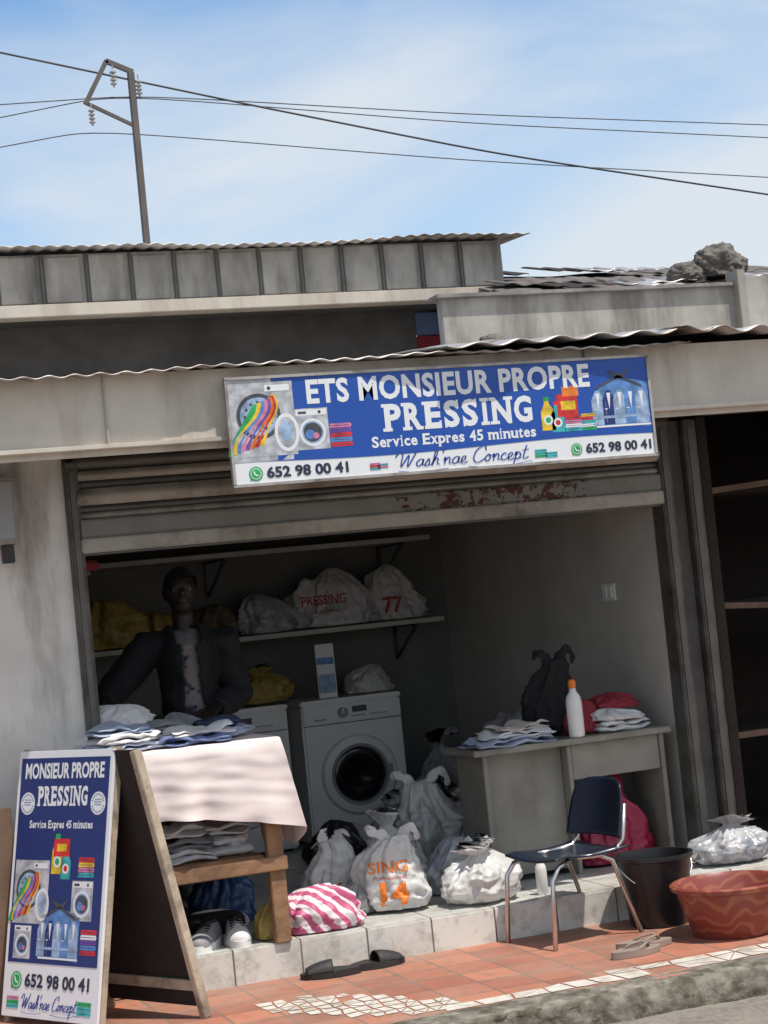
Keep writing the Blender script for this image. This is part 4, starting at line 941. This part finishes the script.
def wire(pts,r,label):
    P=[Vector(p) for p in pts]; d0=(P[0]-P[1]); d1=(P[-1]-P[-2])
    b=MB(); out=[]
    ext=[P[0]+d0.normalized()*3]+P+[P[-1]+d1.normalized()*6]
    for a,c in zip(ext,ext[1:]):
        for k in range(10): out.append(a+(c-a)*k/10)
    out.append(ext[-1])
    for _ in range(6): out=[out[0]]+[(out[i-1]+out[i]*2+out[i+1])/4 for i in range(1,len(out)-1)]+[out[-1]]
    b.tube(out,r,WIREM,6); b.obj('power_cable',None,label,'cable',smooth=True,group='overhead cables')
wire([(1.98,3,4.92),(3.52,3,4.59),(5.20,3,4.25),(7.20,3,3.94)],.0065,'thick black overhead cable crossing the sky')
wire([(1.95,3.0,4.60),(2.80,3,4.655),(5.0,3,4.52),(7.27,3,4.43)],.0035,'thin overhead wire tied to the steel pole')
wire([(1.94,3.0,4.52),(2.66,3,4.66),(5.0,3,4.46),(7.26,3,4.34)],.0035,'thin overhead wire tied to the steel pole')
wire([(1.93,3,4.34),(2.50,3,4.44),(5.0,3,4.21),(7.22,3,4.06)],.0035,'thin overhead wire tied to the steel pole')

# ---------------------------------------------------------------- person
def remeshed(b,name,vox,parent,m,cut=None,loc=(0,0,0),smooth=4):
    o=b.obj('tmp')
    md=o.modifiers.new('r','REMESH'); md.mode='VOXEL'; md.voxel_size=vox
    md=o.modifiers.new('s','SMOOTH'); md.factor=.5; md.iterations=smooth
    dg=bpy.context.evaluated_depsgraph_get(); me=bpy.data.meshes.new_from_object(o.evaluated_get(dg)); bpy.data.objects.remove(o)
    if cut:
        bm=bmesh.new(); bm.from_mesh(me); bmesh.ops.delete(bm,geom=[v for v in bm.verts if cut(v.co)],context='VERTS'); bm.to_mesh(me); bm.free()
    me.materials.clear(); me.materials.append(m); me.polygons.foreach_set('material_index',[0]*len(me.polygons)); me.polygons.foreach_set('use_smooth',[True]*len(me.polygons))
    r=bpy.data.objects.new(name,me); COL.objects.link(r); r.location=loc
    if parent: r.parent=parent
    return r
ploc=(2.17,.54,0)
b=MB()
def limb(pts,rs,s=14): b.tube(pts,rs,SKIN,s)
b.tube([(0,0,.84),(0,0,.92),(0,0,1.05),(0,.0,1.18),(0,0,1.28),(0,.0,1.345)],[(.15,.10),(.155,.105),(.135,.09),(.155,.105),(.165,.10),(.07,.06)],SKIN,20)
limb([(0,.005,1.32),(0,-.01,1.40),(0,-.012,1.45)],[.06,.052,.052])
b.ell((0,-.012,1.545),(.076,.093,.108),SKIN); b.ell((0,-.035,1.475),(.052,.062,.05),SKIN)
b.ell((0,-.105,1.528),(.014,.022,.02),SKIN); b.ell((0,-.095,1.50),(.028,.015,.010),SKIN); b.ell((0,-.092,1.487),(.024,.014,.009),SKIN)
b.ell((-.03,-.088,1.563),(.026,.012,.008),SKIN); b.ell((.03,-.088,1.563),(.026,.012,.008),SKIN)
for s_ in(-1,1): b.ell((s_*.078,.005,1.535),(.011,.020,.032),SKIN)
def arm(sh,el,wr,s_):
    sh,el,wr=Vector(sh),Vector(el),Vector(wr)
    limb([sh*.6+Vector((0,0,sh.z*.4)),sh,(sh+el)/2,el,(el+wr)/2,wr],[.055,.056,.047,.04,.036,.027])
    d=(wr-el).normalized(); side_=Vector((1,0,0)); n=d.cross(side_).normalized(); side_=n.cross(d)
    b.tube([wr-d*.01,wr+d*.03,wr+d*.085],[(.024,.018),(.036,.018),(.036,.015)],SKIN,12)
    for k,(off,ln) in enumerate(((-.030,.060),(-.010,.072),(.010,.068),(.029,.054))):
        a=wr+d*.08+side_*off; c=a+d*ln*.5+Vector((0,0,-.008)); e=c+d*ln*.45+Vector((0,0,-.022))
        b.tube([a,c,e],[.0105,.0095,.0075],SKIN,8)
    a=wr+d*.025-side_*s_*.03; b.tube([a,a-side_*s_*.03+d*.03,a-side_*s_*.035+d*.06+Vector((0,0,-.012))],[.013,.011,.009],SKIN,8)
A1=((-.18,0,1.29),(-.34,-.06,1.13),(-.42,-.26,1.06)); A2=((.18,0,1.285),(.235,.02,1.03),(.10,-.22,.98))
arm(*A1,-1); arm(*A2,1)
for s_ in(-1,1):
    limb([(s_*.08,0,.9),(s_*.095,.0,.78),(s_*.10,-.01,.48),(s_*.10,.02,.26),(s_*.10,.03,.08)],[.09,.088,.06,.052,.036])
    b.tube([(s_*.10,.06,.035),(s_*.10,-.02,.04),(s_*.105,-.12,.028),(s_*.105,-.17,.022)],[(.032,.034),(.036,.036),(.042,.026),(.03,.02)],SKIN,12)
pers=remeshed(b,'person',.0075,None,SKIN,loc=ploc,smooth=3)
pers.rotation_euler=(0,0,-.16)
pers['label']='person in dark open jacket standing behind the clothes table'; pers['category']='person'
b=MB(); b.tube([(0,0,.86),(0,0,.95),(0,0,1.05),(0,0,1.18),(0,0,1.28),(0,0,1.335),(0,0,1.36)],[(.165,.118),(.162,.116),(.150,.104),(.165,.116),(.172,.110),(.10,.08),(.066,.062)],WHITEC,28)
SHIRT=mat('printed_tshirt',(.20,.17,.17),.9,var=.2,bump=.2,bs=30,col2=(.03,.02,.04),c2s=16,c2t=(.52,.58))
remeshed(b,'shirt',.01,pers,SHIRT,smooth=3)
b=MB()
b.tube([(0,.0,.84),(0,0,.95),(0,.0,1.08),(0,0,1.20),(0,0,1.29),(0,.01,1.35),(0,.015,1.40)],[(.195,.148),(.188,.140),(.180,.130),(.196,.140),(.198,.130),(.125,.10),(.085,.085)],SKIN,28)
for A in (A1,A2):
    s0,e0,w0=[Vector(q) for q in A]
    b.tube([s0*.55+Vector((0,0,s0.z*.45)),s0,(s0+e0)/2+Vector((0,0,-.012)),e0,(e0+w0)/2+Vector((0,0,-.008)),w0],[.075,.086,.080,.076,.064,.050],SKIN,18)
def cutj(c):
    if c.z>1.385 or c.z<.865: return True
    hw=.034+.03*max(0,(1.15-c.z))/.3+(.02 if c.z>1.30 else 0)
    if c.y<-.04 and abs(c.x-.0)<hw: return True
    if (Vector(A1[2])-c).length<.02 or (Vector(A2[2])-c).length<.02: return True
    return False
jk=remeshed(b,'jacket',.011,pers,mat('jacket_fabric',(.006,.0065,.009),.85,var=.3,bump=.4,bs=25),cut=cutj,smooth=3)
for v in jk.data.vertices:
    n=nz(v.co,8,3)*.020+nz(v.co,17,5)*.010; v.co+=v.normal*n
jk.modifiers.new('s','SOLIDIFY').thickness=.006
b=MB(); b.tube([(0,0,.93),(0,0,.86),(0,0,.80)],[(.168,.122),(.17,.125),(.165,.12)],NAVYC,24)
for s_ in(-1,1): b.tube([(s_*.08,0,.88),(s_*.095,.0,.75),(s_*.10,-.01,.48),(s_*.10,.02,.26),(s_*.10,.03,.07)],[.10,.10,.078,.07,.06],NAVYC,18)
remeshed(b,'trousers',.012,pers,GREYC,smooth=3)
b=MB()
def hair(u,v):
    a=2*math.pi*u; th=v*1.45; r=Vector((.082,.100,.114))
    p=Vector((r.x*math.sin(th)*math.cos(a),r.y*math.sin(th)*math.sin(a),r.z*math.cos(th)))
    if p.y<-.03: p.z=max(p.z,.062)
    return Vector((0,-.008,1.545))+p+p.normalized()*nz(p,60,1)*.004
b.grid(hair,40,20,mat('black_hair',(.008,.007,.007),.95,var=.3,bump=.8,bs=120)); b.obj('hair',pers,smooth=True)
EW=mat('eye_white',(.16,.14,.13),.3,var=.02)
for s_ in(-1,1):
    b=MB(); b.ell((s_*.030,-.0905,1.547),(.014,.008,.007),EW); b.ell((s_*.030,-.0965,1.547),(.006,.004,.006),BLACK); b.obj('eye',pers,smooth=True)
